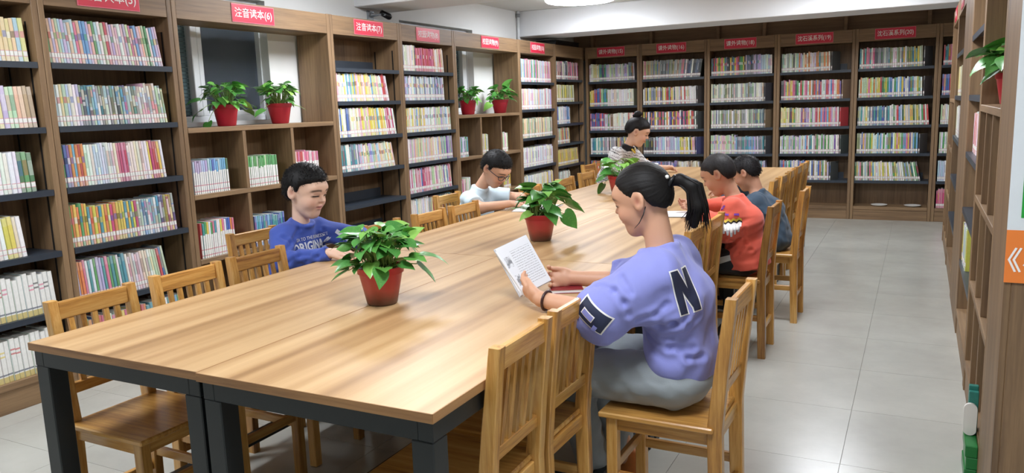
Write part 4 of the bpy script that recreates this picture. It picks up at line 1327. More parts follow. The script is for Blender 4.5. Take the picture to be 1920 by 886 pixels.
class Head:
    """face frame: f forward, r to the person's right... all head parts in units of the head height"""

    def __init__(s, c, fwd, h, roll=0.0, up=(0, 0, 1)):
        f = np.array(fwd, float); f /= np.linalg.norm(f)
        u = np.array(up, float); u = u - f * (u @ f); u /= np.linalg.norm(u)
        r = np.cross(f, u)
        s.c, s.f, s.u, s.r, s.h = np.array(c, float), f, u, r, h
        s.R = np.array([f, r, u])

    def p(s, f, r, u): return s.c + s.h * (f * s.f + r * s.r + u * s.u)

    def loc(s, P): return ((P - s.c) @ s.R.T) / s.h

    def e(s, f, r, u, a, b_, c, k=.02): return el(s.p(f, r, u), np.array([a, b_, c]) * s.h, s.R, k * s.h * 4)

    def prims(s, neck_to, neck_r, open_eye=False):
        h = s.h
        P = [s.e(-.035, 0, .12, .405, .345, .375), s.e(.07, 0, -.17, .285, .250, .32, .03),
             rc(s.p(.215, .04, -.405), s.p(.215, -.04, -.405), .075 * h, .075 * h, .03),
             s.e(.19, .145, -.15, .15, .115, .13, .018), s.e(.19, -.145, -.15, .15, .115, .13, .018),
             s.e(.29, 0, .13, .11, .22, .10, .03)]
        P += [rc(s.p(.345, 0, .02), s.p(.415, 0, -.095), .020 * h, .038 * h, .009),
              s.e(.375, .042, -.108, .035, .030, .026, .005), s.e(.375, -.042, -.108, .035, .030, .026, .005),
              s.e(.345, 0, -.212, .045, .080, .021, .004), s.e(.335, 0, -.262, .045, .068, .026, .004),
              s.e(.298, .135, -.005, .055, .070, .042, .007), s.e(.298, -.135, -.005, .055, .070, .042, .007)]
        for sg in (1, -1):
            ear_R = np.array([s.f * .96 + s.r * -.28 * sg, s.r * sg * .96 + s.f * .28, s.u])
            P += [el(s.p(-.075, .335 * sg, -.015), np.array([.085, .028, .115]) * h, ear_R, .012), s.e(-.06, .325 * sg, -.085, .045, .03, .05, .01)]
        P += [rc(s.p(-.12, 0, -.20), neck_to, neck_r * .95, neck_r * 1.05, .014)]
        sub = []
        for sg in (1, -1):
            sub.append(s.e(-.055, .372 * sg, -.005, .050, .032, .070, .004))
        return P, sub

    def paint(s, col, P, lips='#b5605c', blush=.25):
        q = s.loc(P)
        f, r, u = q[:, 0], np.abs(q[:, 1]), q[:, 2]
        front = f > .12

        def mix(m_, c, a=1.0):
            m_ = np.clip(m_, 0, 1)[:, None] * a
            col[:] = col * (1 - m_) + np.array(lin(c)) * m_
        ss = lambda e0, e1, x: np.clip((x - e0) / (e1 - e0), 0, 1)
        ck = np.exp(-(((r - .19) / .09) ** 2 + ((u + .14) / .08) ** 2)) * front
        mix(ck, '#d98a78', blush)
        # brows
        by = .105 - .25 * (r - .13) ** 2 / .1
        mix((1 - ss(.012, .028, np.abs(u - by))) * (1 - ss(.075, .105, np.abs(r - .145))) * front, '#2a1d18', .85)
        # lowered lids: dark lash line and a faint crease
        ly = -.012 - .9 * (r - .13) ** 2
        mix((1 - ss(.012, .022, np.abs(u - ly))) * (1 - ss(.060, .085, np.abs(r - .135))) * front, '#1c1412', 1.0)
        mix((1 - ss(.006, .016, np.abs(u - ly - .042))) * (1 - ss(.05, .08, np.abs(r - .13))) * front, '#9a6a54', .5)
        # mouth
        mix((1 - ss(.7, 1.1, np.sqrt((r / .10) ** 2 + ((u + .235) / .045) ** 2))) * (f > .22), lips, .75)
        mix((1 - ss(.004, .011, np.abs(u + .234))) * (1 - ss(.07, .10, r)) * (f > .22), '#6b302c', .8)
        # nostrils, inner ear
        mix(np.exp(-(((r - .032) / .015) ** 2 + ((u + .125) / .012) ** 2)) * (f > .3), '#6b3a30', .7)
        mix(np.exp(-(((f + .055) / .045) ** 2 + ((u + .005) / .06) ** 2)) * (r > .29), '#9a5444', .75)
        return col


def skin_col(head, tone, **kw):
    def fn(P):
        c = np.tile(np.array(lin(tone)), (len(P), 1))
        return head.paint(c, P, **kw)
    return fn


def hand(wrist, tip_dir, palm_n, side, size=.16, curl=.6, spread=.12, thumb=0.6):
    """palm plus five separate fingers; tip_dir: wrist to fingers, palm_n: way the palm faces, side: +-1 thumb side"""
    w = np.array(wrist, float)
    d = np.array(tip_dir, float); d /= np.linalg.norm(d)
    n = np.array(palm_n, float); n -= d * (n @ d); n /= np.linalg.norm(n)
    t = np.cross(d, n) * side          # toward the thumb
    L_ = size
    P = [rc(w, w + d * L_ * .20, L_ * .125, L_ * .14, .01, wide=t, s=1.25),
         rc(w + d * L_ * .2, w + d * L_ * .44, L_ * .125, L_ * .115, .01, wide=t, s=1.75)]
    lens = [.40, .45, .42, .33]
    for i in range(4):
        o = (1.5 - i) * L_ * .125
        base = w + d * L_ * (.46 - abs(i - 1.2) * .02) + t * o
        dd = d + t * (1.5 - i) * spread
        dd /= np.linalg.norm(dd)
        ln = lens[i] * L_
        a1, a2, a3 = curl * .7, curl * 1.5, curl * 2.1
        p0 = base
        p1 = p0 + ln * .45 * (dd * math.cos(a1) + n * math.sin(a1))
        p2 = p1 + ln * .32 * (dd * math.cos(a2) + n * math.sin(a2))
        p3 = p2 + ln * .23 * (dd * math.cos(a3) + n * math.sin(a3))
        r_ = L_ * .052
        P += [rc(p0 - dd * L_ * .06, p1, r_ * 1.08, r_, .004), rc(p1, p2, r_, r_ * .92, .003), rc(p2, p3, r_ * .92, r_ * .75, .003)]
    b0 = w + d * L_ * .14 + t * L_ * .14
    b1 = b0 + L_ * .20 * (d * .75 + t * .65 * thumb + n * .25)
    b2 = b1 + L_ * .17 * (d * .9 + t * .25 * thumb + n * .35)
    b3 = b2 + L_ * .12 * (d * .95 + n * .3)
    P += [rc(b0, b1, L_ * .085, L_ * .068, .008), rc(b1, b2, L_ * .064, L_ * .056, .003), rc(b2, b3, L_ * .056, L_ * .042, .003)]
    return P


def project(me_pts, bvh, C, ux, uy, n, off=.002, reach=.25):
    out = []
    for (x, y) in me_pts:
        o = C + ux * x + uy * y + n * reach
        h = bvh.ray_cast(o, -n, reach * 2)
        out.append(h[0] + n * off if h[0] is not None else C + ux * x + uy * y)
    return out


def decal(name, polys, target, C, ux, uy, n, mat, parent, off=.002, res=.006):
    """flat print laid on a garment: 2D quads are gridded and dropped onto the cloth"""
    ux, uy, n = Vector(ux).normalized(), Vector(uy).normalized(), Vector(n).normalized()
    me = target.data
    bvh = BVHTree.FromPolygons([v.co for v in me.vertices], [p.vertices for p in me.polygons])
    mb = MB()
    for q in polys:
        q = [Vector((*p, 0)) for p in q]
        a = max((q[1] - q[0]).length, (q[2] - q[3]).length); b_ = max((q[3] - q[0]).length, (q[2] - q[1]).length)
        na, nb = max(1, int(a / res)), max(1, int(b_ / res))
        pts = [((q[0].lerp(q[1], i / na)).lerp(q[3].lerp(q[2], i / na), j / nb)).to_2d() for i in range(na + 1) for j in range(nb + 1)]
        w3 = project(pts, bvh, Vector(C), ux, uy, n, off)
        fs = [(i * (nb + 1) + j, (i + 1) * (nb + 1) + j, (i + 1) * (nb + 1) + j + 1, i * (nb + 1) + j + 1) for i in range(na) for j in range(nb)]
        mb.add(w3, fs, None, True)
    o = mb.build(name, mat, parent)
    if parent is not None: o.matrix_parent_inverse = Matrix.Translation(-Vector(PERSON_LOC[0]))
    return o


PERSON_LOC = [None]


def text_decal(name, s, height, target, C, ux, uy, n, mat, parent, bold=.015, squeeze=1.0, off=.003):
    ux, uy, n = Vector(ux).normalized(), Vector(uy).normalized(), Vector(n).normalized()
    src = text_mesh(s, height, bold)
    bm = bmesh.new(); bm.from_mesh(src)
    bmesh.ops.triangulate(bm, faces=bm.faces[:])
    for _ in range(4):
        ed = [e for e in bm.edges if e.calc_length() > .008]
        if not ed: break
        bmesh.ops.subdivide_edges(bm, edges=ed, cuts=1)
        bmesh.ops.triangulate(bm, faces=[f for f in bm.faces if len(f.verts) > 3])
    me_t = target.data
    bvh = BVHTree.FromPolygons([v.co for v in me_t.vertices], [p.vertices for p in me_t.polygons])
    for v, p in zip(bm.verts, project([(v.co.x * squeeze, v.co.y) for v in bm.verts], bvh, Vector(C), ux, uy, n, off, .055)): v.co = p
    bad = [v for v in bm.verts if abs((v.co - Vector(C)).dot(n)) > .04]
    bmesh.ops.delete(bm, geom=bad, context='VERTS')
    me = bpy.data.meshes.new(name); bm.to_mesh(me); bm.free()
    me.materials.append(mat)
    o = bpy.data.objects.new(name, me); COL.objects.link(o)
    o.parent = parent; o.matrix_parent_inverse = Matrix.Translation(-Vector(PERSON_LOC[0]))
    return o


def crease(o, paths, depth=.006, width=.010):
    """press cloth folds into a garment along lines found by looking at it"""
    me = o.data
    n = len(me.vertices)
    co = np.empty(n * 3, np.float32); me.vertices.foreach_get('co', co); co = co.reshape(-1, 3).astype(float)
    no_ = np.empty(n * 3, np.float32); me.vertices.foreach_get('normal', no_); no_ = no_.reshape(-1, 3)
    bvh = BVHTree.FromPolygons([v.co for v in me.vertices], [p.vertices for p in me.polygons])
    C0 = Vector((0, 0, CAM_Z))
    for path in paths:
        pts = []
        for (x, y) in path:
            d = (cf + cr * ((x - 960) / FPX) - cu * ((y - 443) / FPX)).normalized()
            h = bvh.ray_cast(C0, d)
            if h[0] is not None: pts.append(np.array(h[0]))
        for a, b_ in zip(pts[:-1], pts[1:]):
            ab = b_ - a
            t = np.clip(((co - a) @ ab) / (ab @ ab), 0, 1)
            d = np.linalg.norm(co - (a + t[:, None] * ab), axis=1)
            w = -depth * np.exp(-(d / width) ** 2) + .55 * depth * np.exp(-((d - 2.1 * width) / (width * 1.1)) ** 2)
            co += no_ * w[:, None]
    me.vertices.foreach_set('co', co.astype(np.float32).ravel())
    me.update()


def hairline(head, xs_, ys_, thick, extra=(), vox=.004, noise=.004, seed=1, name='hair', parent=None, col='#14110f', lump=.02, c=(-.038, 0, .125), rad=(.405, .345, .375), tie=None):
    """a cap of hair that follows the skull and stops at a hairline given as height over forward position"""
    P = [head.e(*c, rad[0] + thick, rad[1] + thick, rad[2] + thick), head.e(-.13, 0, -.02, .285 + thick, .30 + thick * .6, .32)]
    h = head.h

    def cut(X):
        q = head.loc(X)
        hl = np.interp(q[:, 0], xs_, ys_)
        wob = .007 * np.sin(q[:, 1] * 60 + q[:, 0] * 45) + .010 * np.sin(q[:, 1] * 23 + 1)
        return ((hl + wob - q[:, 2]) * h * .8).astype(np.float32)

    def disp(X):
        q = head.loc(X)
        a = np.arctan2(q[:, 1], q[:, 2] - tie) if tie is not None else np.arctan2(q[:, 1], q[:, 0] + .2)
        wv_ = .25 * np.sin(q[:, 0] * 9) + .2 * np.sin(q[:, 2] * 11)
        s = np.sin(a * 46 + 3 * wv_) + .8 * np.sin(a * 29 + 2 + 5 * wv_) + .7 * np.sin(a * 71 + 4 * wv_ + 1)
        edge = np.clip((np.interp(q[:, 0], xs_, ys_) + .11 - q[:, 2]) / .11, 0, 1)
        return (noise * .35 * s / 3 + edge ** 1.5 * thick * h * .8).astype(np.float32)
    vq = volume(P, vox, [cut], disp)
    if extra:
        vq2 = volume(list(extra), vox, (), None)
        vq = (np.concatenate([vq[0], vq2[0]]), np.concatenate([vq[1], vq2[1] + len(vq[0])]))
    c_ = np.array(lin(col))
    return vol_object(name, vq, M_HAIR, parent, lambda X: np.tile(c_, (len(X), 1)), relax=0)


def tufts(hair, head, n, ln, parent, col, seed=1):
    """short loose hairs standing off the cap"""
    me = hair.data
    rnd = random.Random(seed)
    mb = MB()
    nv = len(me.vertices)
    fwd, up_ = Vector(head.f), Vector(head.u)
    c_ = lin(col)
    for _ in range(n):
        v = me.vertices[rnd.randrange(nv)]
        q = head.loc(np.array([v.co]))[0]
        if q[2] < .02 and q[0] > -.1: continue
        nm = v.normal
        d = nm * .55 + (fwd * .55 if q[0] > .0 else -up_ * .55) + Vector((rnd.uniform(-.3, .3), rnd.uniform(-.3, .3), rnd.uniform(-.2, .3)))
        d.normalize()
        l_ = ln * rnd.uniform(.6, 1.2)
        p0 = Vector(v.co) - nm * .002
        mb.tube([p0, p0 + d * l_ * .6, p0 + d * l_ - nm * l_ * .15], [.0011, .0009, .0003], 3, cap=False, col=c_)
    o = mb.build('hair_strands', M_HAIR, parent)
    o.matrix_parent_inverse = Matrix.Translation(-Vector(PERSON_LOC[0])); o['kind'] = 'stuff'
    return o


def flatcol(c):
    c = np.array(lin(c))
    return lambda P: np.tile(c, (len(P), 1))


def person(loc, label):
    PERSON_LOC[0] = loc
    return empty('person', loc, 0, label, 'person')


SHORT = ([-.6, -.22, -.17, -.125, -.03, .005, .06, .10, .2, .3, .5], [-.20, -.20, -.06, .10, .115, .0, .03, .15, .20, .235, .25])


def ring(c, axis, r, tr, k=.008, n=14, sx=1.0):
    """small torus of capsules, for collars and cuffs"""
    c = np.array(c, float); ax = np.array(axis, float); ax /= np.linalg.norm(ax)
    a = np.cross(ax, [0, 1, 0]); a /= np.linalg.norm(a); b_ = np.cross(ax, a)
    p = [c + r * (math.cos(t) * a + sx * math.sin(t) * b_) for t in np.linspace(0, 2 * PI, n + 1)]
    return [rc(p[i], p[i + 1], tr, tr, k) for i in range(n)]


def shoe(name, heel, d, size, col, parent, sole='#e8e6e0'):
    d = np.array(d, float); d /= np.linalg.norm(d)
    h = np.array(heel, float)
    s = size
    up_ = np.array([0, 0, 1.0]); sd = np.cross(d, up_)
    P = [rc(h + d * .02 * s + up_ * .055 * s, h + d * .75 * s + up_ * .045 * s, .17 * s, .15 * s, .02, wide=sd, s=1.05), rc(h + up_ * .1 * s, h + up_ * .36 * s, .17 * s, .15 * s, .03)]
    zc = h[2] - .10 * s
    c1, c2 = np.array(lin(col)), np.array(lin(sole))
    vq = volume(P, .006, [lambda X: (zc - X[:, 2]).astype(np.float32)])
    return vol_object(name, vq, M_SHOE, parent, lambda X: np.where((X[:, 2] < zc + .10 * s)[:, None], c2, c1))


# ================================================================== girl in the purple sweatshirt
gl = (-.66, 2.40, 0)
G = person(gl, 'girl in a lavender sweatshirt with a ponytail, reading a held-up book')
hd = Head((-.776, 2.405, 1.096), (-.97, .06, -.24), .226)
hp, hs = hd.prims((-.715, 2.40, .935), .044)
shN, elN, wrN = (-.695, 2.265, .875), (-.835, 2.185, .768), (-1.055, 2.215, .790)
shF, elF, wrF = (-.705, 2.545, .875), (-.875, 2.60, .778), (-1.075, 2.535, .790)
body = hp + [rc((-.67, 2.4, .56), (-.67, 2.4, .76), .08, .08, .03, wide=(0, 1, 0), s=1.5), rc((-.67, 2.4, .76), (-.705, 2.4, .885), .075, .055, .03, wide=(0, 1, 0), s=1.9),
             rc(shN, elN, .042, .038), rc(elN, wrN, .037, .025, .015), rc(shF, elF, .042, .038), rc(elF, wrF, .037, .025, .015),
             rc((-.66, 2.33, .53), (-1.0, 2.32, .525), .065, .05), rc((-1.0, 2.32, .525), (-.98, 2.46, .10), .045, .03),
             rc((-.66, 2.47, .53), (-1.0, 2.52, .525), .065, .05), rc((-1.0, 2.52, .525), (-.90, 2.60, .10), .045, .03)]
body += hand(wrN, (-.86, .40, .22), (.10, .80, .55), -1, size=.150, curl=.55, thumb=.5)
body += hand(wrF, (-.88, -.46, .06), (-.15, -.90, .30), 1, size=.150, curl=.85, thumb=.35)
vol_object('body', volume(body, .0034, (), None, hs), M_SKIN, G, skin_col(hd, '#cf9e80', lips='#b86a62'))
sh = [rc((-.650, 2.4, .60), (-.662, 2.4, .78), .106, .108, .03, wide=(0, 1, 0), s=1.45), rc((-.662, 2.4, .78), (-.705, 2.4, .895), .106, .058, .03, wide=(0, 1, 0), s=1.85),
      rc((-.70, 2.30, .895), (-.71, 2.51, .895), .056, .056, .03),
      rc(shN, elN, .082, .088, .045), rc(elN, (-.895, 2.200, .785), .084, .072, .03, flat=True),
      rc(shF, elF, .078, .078, .045), rc(elF, (-.95, 2.59, .785), .070, .060, .03, flat=True),
      rc((-.640, 2.4, .555), (-.642, 2.4, .60), .100, .106, .03, wide=(0, 1, 0), s=1.45)]
sh += [rc((-.70, 2.4, .87), (-.722, 2.402, .938), .075, .058, .03, flat=True)] + ring((-.722, 2.402, .938), (-.28, 0, 1), .056, .010, .010)
lav = np.array(lin('#8a8fd2'))
shirt = vol_object('sweatshirt', volume(sh, .005, [lambda P: (.548 + .12 * np.maximum(0, -.70 - P[:, 0]) - P[:, 2]).astype(np.float32)], wrinkle(.0032, .10, 3)), M_CLOTH, G,
                   lambda P: np.tile(lav, (len(P), 1)))
tr_ = [el((-.655, 2.4, .535), (.115, .165, .095), None, .03), rc((-.66, 2.325, .535), (-1.0, 2.315, .53), .092, .074, .03), rc((-.66, 2.475, .535), (-1.0, 2.52, .53), .092, .074, .03),
       rc((-1.0, 2.315, .53), (-.985, 2.46, .13), .072, .052, .03, flat=True), rc((-1.0, 2.52, .53), (-.905, 2.60, .13), .072, .052, .03, flat=True)]
gr = np.array(lin('#8f979b'))
vol_object('trousers', volume(tr_, .006, [lambda P: (.4435 - P[:, 2] - 9 * np.maximum(0, -.865 - P[:, 0])).astype(np.float32)], wrinkle(.003, .09, 5)), M_CLOTH, G, lambda P: np.tile(gr, (len(P), 1)))
shoe('shoe', (-.96, 2.47, .045), (-1, .12, 0), .22, '#2a2d33', G)
so_ = shoe('shoe', (-.885, 2.60, .045), (-1, .05, 0), .22, '#c97a3a', G, sole='#d8d4cc')
MB().lathe([(0, .0), (.026, .0), (.028, .003), (0, .005)], 20).build('ankle_patch', M_PLATE, G).matrix_world = Matrix.Translation((-.885, 2.572, .085)) @ Matrix.Rotation(PI / 2, 4, 'X')
starp = MB()
sv = [((.014 if k % 2 == 0 else .006) * math.sin(k * PI / 5), (.014 if k % 2 == 0 else .006) * math.cos(k * PI / 5), 0) for k in range(10)]
starp.add(sv, [tuple(range(10))[::-1]])
starp.build('star', M_RED, G).matrix_world = Matrix.Translation((-.885, 2.566, .085)) @ Matrix.Rotation(PI / 2, 4, 'X')
crease(shirt, [[(1192, 620), (1235, 612), (1262, 606), (1282, 600)]], .008, .010)
crease(shirt, [[(1186, 622), (1205, 648), (1225, 688)], [(1215, 625), (1255, 652), (1300, 652)], [(1312, 588), (1290, 612), (1245, 636)], [(1120, 535), (1150, 545), (1170, 568), (1178, 590)],
               [(1140, 505), (1165, 520), (1182, 548)], [(1258, 640), (1290, 672), (1318, 668)], [(1195, 600), (1230, 590), (1252, 570)], [(1165, 470), (1160, 490), (1150, 505)]], .005, .009)
# letters on back and cuff
Cn, uxn, uyn = (-.600, 2.262, .842), Vector((.83, .50, .20)), Vector((-.30, .06, .95))
nn = uxn.cross(uyn).normalized()
hN, wN, sN = .066, .036, .0125


def nshape(g):
    q = [[(-wN - g, -hN - g), (-wN + 2 * sN + g, -hN - g), (-wN + 2 * sN + g, hN + g), (-wN - g, hN + g)],
         [(wN - 2 * sN - g, -hN - g), (wN + g, -hN - g), (wN + g, hN + g), (wN - 2 * sN - g, hN + g)],
         [(-wN - g, hN + g), (wN - 1.6 * sN - g, -hN - g), (wN + g, -hN - g), (-wN + 2.0 * sN + g, hN + g)]]
    return q


decal('letter_outline', nshape(.004), shirt, Cn, uxn, uyn, nn, M_WHITE, G, off=.002)
decal('letter', nshape(0), shirt, Cn, uxn, uyn, nn, M_PRINTN, G, off=.0042)
Cs, uxs, uys = (-.832, 2.110, .785), Vector((.80, .0, -.60)), Vector((.60, .0, .80))
ns = Vector((0, -1, 0))
decal('cuff_print_outline', [[(-.056, -.032), (.054, -.032), (.054, .032), (-.056, .032)]], shirt, Cs, uxs, uys, ns, M_WHITE, G, off=.002)
decal('cuff_print', [[(-.052, -.028), (.050, -.028), (.050, .028), (-.052, .028)]], shirt, Cs, uxs, uys, ns, M_PRINTN, G, off=.004)
M_LAVP = plain('lavender_print', '#8a8fd2', rough=.8)
decal('cuff_print_hole_edge', [[(-.036, -.016), (.010, -.016), (.010, .006), (-.036, .006)]], shirt, Cs, uxs, uys, ns, M_WHITE, G, off=.0055)
decal('cuff_print_hole', [[(-.033, -.013), (.007, -.013), (.007, .003), (-.033, .003)]], shirt, Cs, uxs, uys, ns, M_LAVP, G, off=.007)
decal('cuff_print_notch', [[(.020, -.032), (.034, -.032), (.034, -.014), (.020, -.014)]], shirt, Cs, uxs, uys, ns, M_LAVP, G, off=.007)
# hair with ponytail
tail = [rc((-.700, 2.402, 1.148), (-.655, 2.405, 1.160), .013, .017, .01), rc((-.655, 2.405, 1.160), (-.617, 2.41, 1.138), .018, .022, .01),
        rc((-.617, 2.41, 1.138), (-.602, 2.415, 1.080), .023, .026, .01), rc((-.602, 2.415, 1.080), (-.614, 2.42, 1.018), .025, .013, .01)]
rr = random.Random(4)
stm = MB()
for k in range(90):
    o1, o2 = rr.uniform(-1, 1), rr.uniform(-1, 1)
    p0 = Vector((-.655 + .012 * o1, 2.405 + .014 * o2, 1.165 + .008 * o1))
    p1 = Vector((-.610 + .020 * o1, 2.412 + .024 * o2, 1.135 + .012 * o1))
    p2_ = Vector((-.600 + .026 * o1, 2.416 + .028 * o2, 1.075 + rr.uniform(-.01, .01)))
    p3 = Vector((-.608 + .036 * o1 + rr.uniform(-.012, .012), 2.42 + .030 * o2, 1.008 + rr.uniform(-.014, .030)))
    stm.tube([p0, p1, p2_, p3], [.0022, .0024, .0022, .0006], 4, col=lin('#0e0b0a'))
so_ = stm.build('ponytail_strands', M_HAIR, G)
so_.matrix_parent_inverse = Matrix.Translation(-Vector(gl)); so_['kind'] = 'stuff'
hr = hairline(hd, [-.6, -.34, -.22, -.17, -.12, -.03, .03, .08, .16, .26, .5], [-.13, -.18, -.12, -.02, .10, .12, .06, .10, .17, .27, .33], .022, tail, vox=.0034, noise=.0035, tie=.2, parent=G, col='#0e0b0a')
MB().tube([(-.680 + .020 * math.cos(a) * .5, 2.402 + .020 * math.sin(a), 1.153 + .018 * math.cos(a)) for a in np.linspace(0, 2 * PI, 17)], .006, 6).build('hair_tie', M_BLACK, G).matrix_parent_inverse = Matrix.Translation(-Vector(gl))
MB().tube([hd.p(-.14, -.30, -.10), hd.p(-.10, -.345, -.20), hd.p(-.01, -.335, -.30), hd.p(.10, -.28, -.36)], [.002, .0018, .0014, .0008], 5).build('loose_strand', M_BLACK, G).matrix_parent_inverse = Matrix.Translation(-Vector(gl))
bd = MB()
for (x, y, z) in ((-.694, 2.378, 1.140), (-.690, 2.384, 1.170)): bd.lathe([(0, -.007), (.005, -.005), (.007, 0), (.005, .005), (0, .007)], 10, c=(x, y, z))
bd.build('hair_bead', M_PLATE, G).matrix_parent_inverse = Matrix.Translation(-Vector(gl))
M_BRC = plain('bracelet', '#3a1f1c', rough=.4)
wv = (Vector(wrN) - Vector(elN)).normalized()
wa = wv.cross(Vector((0, 0, 1))).normalized(); wb = wa.cross(wv)
wc = Vector(elN).lerp(Vector(wrN), .90)
MB().tube([wc + wa * .0305 * math.cos(a) + wb * .0305 * math.sin(a) for a in np.linspace(0, 2 * PI, 21)], .0045, 6).build('bracelet', M_BRC, G).matrix_parent_inverse = Matrix.Translation(-Vector(gl))

# the book she holds: page block with printed page, slightly fanned
M_INK, nt, b = new_mat('printed_page')
L = nt.links.new
tc = N(nt, 'ShaderNodeTexCoord'); sx = N(nt, 'ShaderNodeSeparateXYZ'); L(tc.outputs['Object'], sx.inputs[0])


def band(v, lo_, hi_):
    a = N(nt, 'ShaderNodeMath', operation='GREATER_THAN'); a.inputs[1].default_value = lo_
    c = N(nt, 'ShaderNodeMath', operation='LESS_THAN'); c.inputs[1].default_value = hi_
    m_ = N(nt, 'ShaderNodeMath', operation='MULTIPLY')
    L(v, a.inputs[0]); L(v, c.inputs[0]); L(a.outputs[0], m_.inputs[0]); L(c.outputs[0], m_.inputs[1])
    return m_.outputs[0]


def mul(a, c):
    m_ = N(nt, 'ShaderNodeMath', operation='MULTIPLY')
    L(a, m_.inputs[0])
    if isinstance(c, float): m_.inputs[1].default_value = c
    else: L(c, m_.inputs[1])
    return m_.outputs[0]


ln = N(nt, 'ShaderNodeMath', operation='SINE')
L(mul(sx.outputs['Y'], 2 * PI / .0085), ln.inputs[0])
g1 = N(nt, 'ShaderNodeMath', operation='GREATER_THAN'); g1.inputs[1].default_value = .35
L(ln.outputs[0], g1.inputs[0])
chn = N(nt, 'ShaderNodeTexNoise', Scale=330.0, Detail=2.0); L(tc.outputs['Object'], chn.inputs['Vector'])
g2 = N(nt, 'ShaderNodeMath', operation='GREATER_THAN'); g2.inputs[1].default_value = .48
L(chn.outputs['Fac'], g2.inputs[0])
txt = mul(mul(mul(g1.outputs[0], g2.outputs[0]), band(sx.outputs['X'], -.025, .060)), band(sx.outputs['Y'], -.070, .062))
pic = N(nt, 'ShaderNodeTexNoise', Scale=60.0, Detail=4.0); L(tc.outputs['Object'], pic.inputs['Vector'])
pr = N(nt, 'ShaderNodeMapRange'); pr.inputs['From Min'].default_value = .4; pr.inputs['From Max'].default_value = .6
L(pic.outputs['Fac'], pr.inputs['Value'])
pm1 = mul(mul(band(sx.outputs['X'], -.058, -.034), band(sx.outputs['Y'], .010, .050)), pr.outputs[0])
pm2 = mul(mul(band(sx.outputs['X'], -.052, -.034), band(sx.outputs['Y'], -.060, -.020)), pr.outputs[0])
tot = N(nt, 'ShaderNodeMath', operation='MAXIMUM'); L(pm1, tot.inputs[0]); L(pm2, tot.inputs[1])
tot2 = N(nt, 'ShaderNodeMath', operation='MAXIMUM'); L(mul(txt, .45), tot2.inputs[0]); L(mul(tot.outputs[0], .7), tot2.inputs[1])
mx = N(nt, 'ShaderNodeMix', data_type='RGBA')
mx.inputs[6].default_value = (*lin('#e9ecf0'), 1); mx.inputs[7].default_value = (*lin('#30343a'), 1)
L(tot2.outputs[0], mx.inputs[0]); L(mx.outputs[2], b.inputs['Base Color']); b.inputs['Roughness'].default_value = .6


def quad_frame(o, ex, ey):
    ex = Vector(ex); ey = Vector(ey); ex.normalize(); ey = (ey - ex * ey.dot(ex)).normalized()
    return Matrix.Translation(o) @ Matrix((ex, ey, ex.cross(ey))).transposed().to_4x4()


bk = empty('open_book', (-1.19, 2.36, .752), 0, 'open white-paged book held up by the girl in purple', 'book')
BL_, BR_, TL_, TR_ = Vector((-1.167, 2.30, .775)), Vector((-1.108, 2.42, .808)), Vector((-1.263, 2.30, .928)), Vector((-1.206, 2.42, .951))
cen = (BL_ + BR_ + TL_ + TR_) / 4
FM = quad_frame(cen, BR_ - BL_, TL_ - BL_)
FML = Matrix.Translation(-Vector(bk.location)) @ FM
pg = MB().box(-.069, .069, -.090, .090, -.006, .0, .0005).build('page_block', M_INK, bk); pg.matrix_local = FML
cv = MB().box(-.072, .071, -.092, .092, -.0085, -.006).build('cover', plain('cover_grey', '#c9ced6', rough=.4), bk); cv.matrix_local = FML
p2 = MB().box(-.069, -.062, -.090, .088, .0, .006).build('curled_page', M_PAPER, bk); p2.matrix_local = FML @ Matrix.Rotation(.10, 4, 'Z')
M_CREDC = plain('red_cover', '#8a2a30', rough=.4, var=.3, nscale=60)
o = empty('book', (-1.09, 2.50, .7505), .5, 'small dark red book lying under the right hand of the girl', 'book')
bx('pages', M_PAPER, o, -.055, .055, -.04, .04, .002, .012); bx('cover', M_CREDC, o, -.057, .057, -.042, .042, 0, .002); bx('cover', M_CREDC, o, -.057, .057, -.042, .042, .012, .014)

# ================================================================== boy in the blue sweater
bl = (-2.74, 2.86, 0)
B = person(bl, 'boy in a blue printed sweater seated at the window side')
hd = Head((-2.578, 2.855, 1.040), (.975, .04, -.20), .248)
hp, hs = hd.prims((-2.625, 2.855, .885), .040)
shN, elN, wrN = (-2.655, 2.745, .835), (-2.555, 2.640, .735), (-2.325, 2.690, .783)
shF, elF, wrF = (-2.635, 2.975, .835), (-2.42, 3.03, .792), (-2.255, 2.90, .788)
body = hp + [rc((-2.76, 2.86, .54), (-2.66, 2.86, .76), .075, .075, .03, wide=(0, 1, 0), s=1.5), rc((-2.68, 2.86, .74), (-2.655, 2.86, .83), .06, .04, .02, wide=(0, 1, 0), s=1.9),
             rc(shN, elN, .038, .034), rc(elN, wrN, .034, .023, .015), rc(shF, elF, .038, .034), rc(elF, wrF, .034, .023, .015)]
for sg in (-1, 1):
    body += [rc((-2.75, 2.86 + .07 * sg, .51), (-2.45, 2.86 + .09 * sg, .50), .062, .048), rc((-2.45, 2.86 + .09 * sg, .50), (-2.48, 2.86 + .09 * sg, .08), .045, .03)]
body += hand(wrN, (.85, .45, .02), (-.1, .2, -1), -1, size=.14, curl=.35)
body += hand(wrF, (.6, -.75, .02), (.1, 0, -1), 1, size=.14, curl=.35)
vol_object('body', volume(body, .0038, (), None, hs), M_SKIN, B, skin_col(hd, '#e2bda6', lips='#c4807a'))
sh = [rc((-2.745, 2.86, .52), (-2.665, 2.86, .74), .098, .098, .03, wide=(0, 1, 0), s=1.40), rc((-2.665, 2.86, .74), (-2.635, 2.86, .852), .098, .052, .03, wide=(0, 1, 0), s=1.85),
      rc((-2.645, 2.77, .848), (-2.635, 2.95, .848), .046, .046, .03),
      rc(shN, elN, .055, .050, .035), rc(elN, wrN, .047, .033, .02, flat=True), rc(shF, elF, .055, .050, .04), rc(elF, wrF, .047, .034, .03, flat=True)]
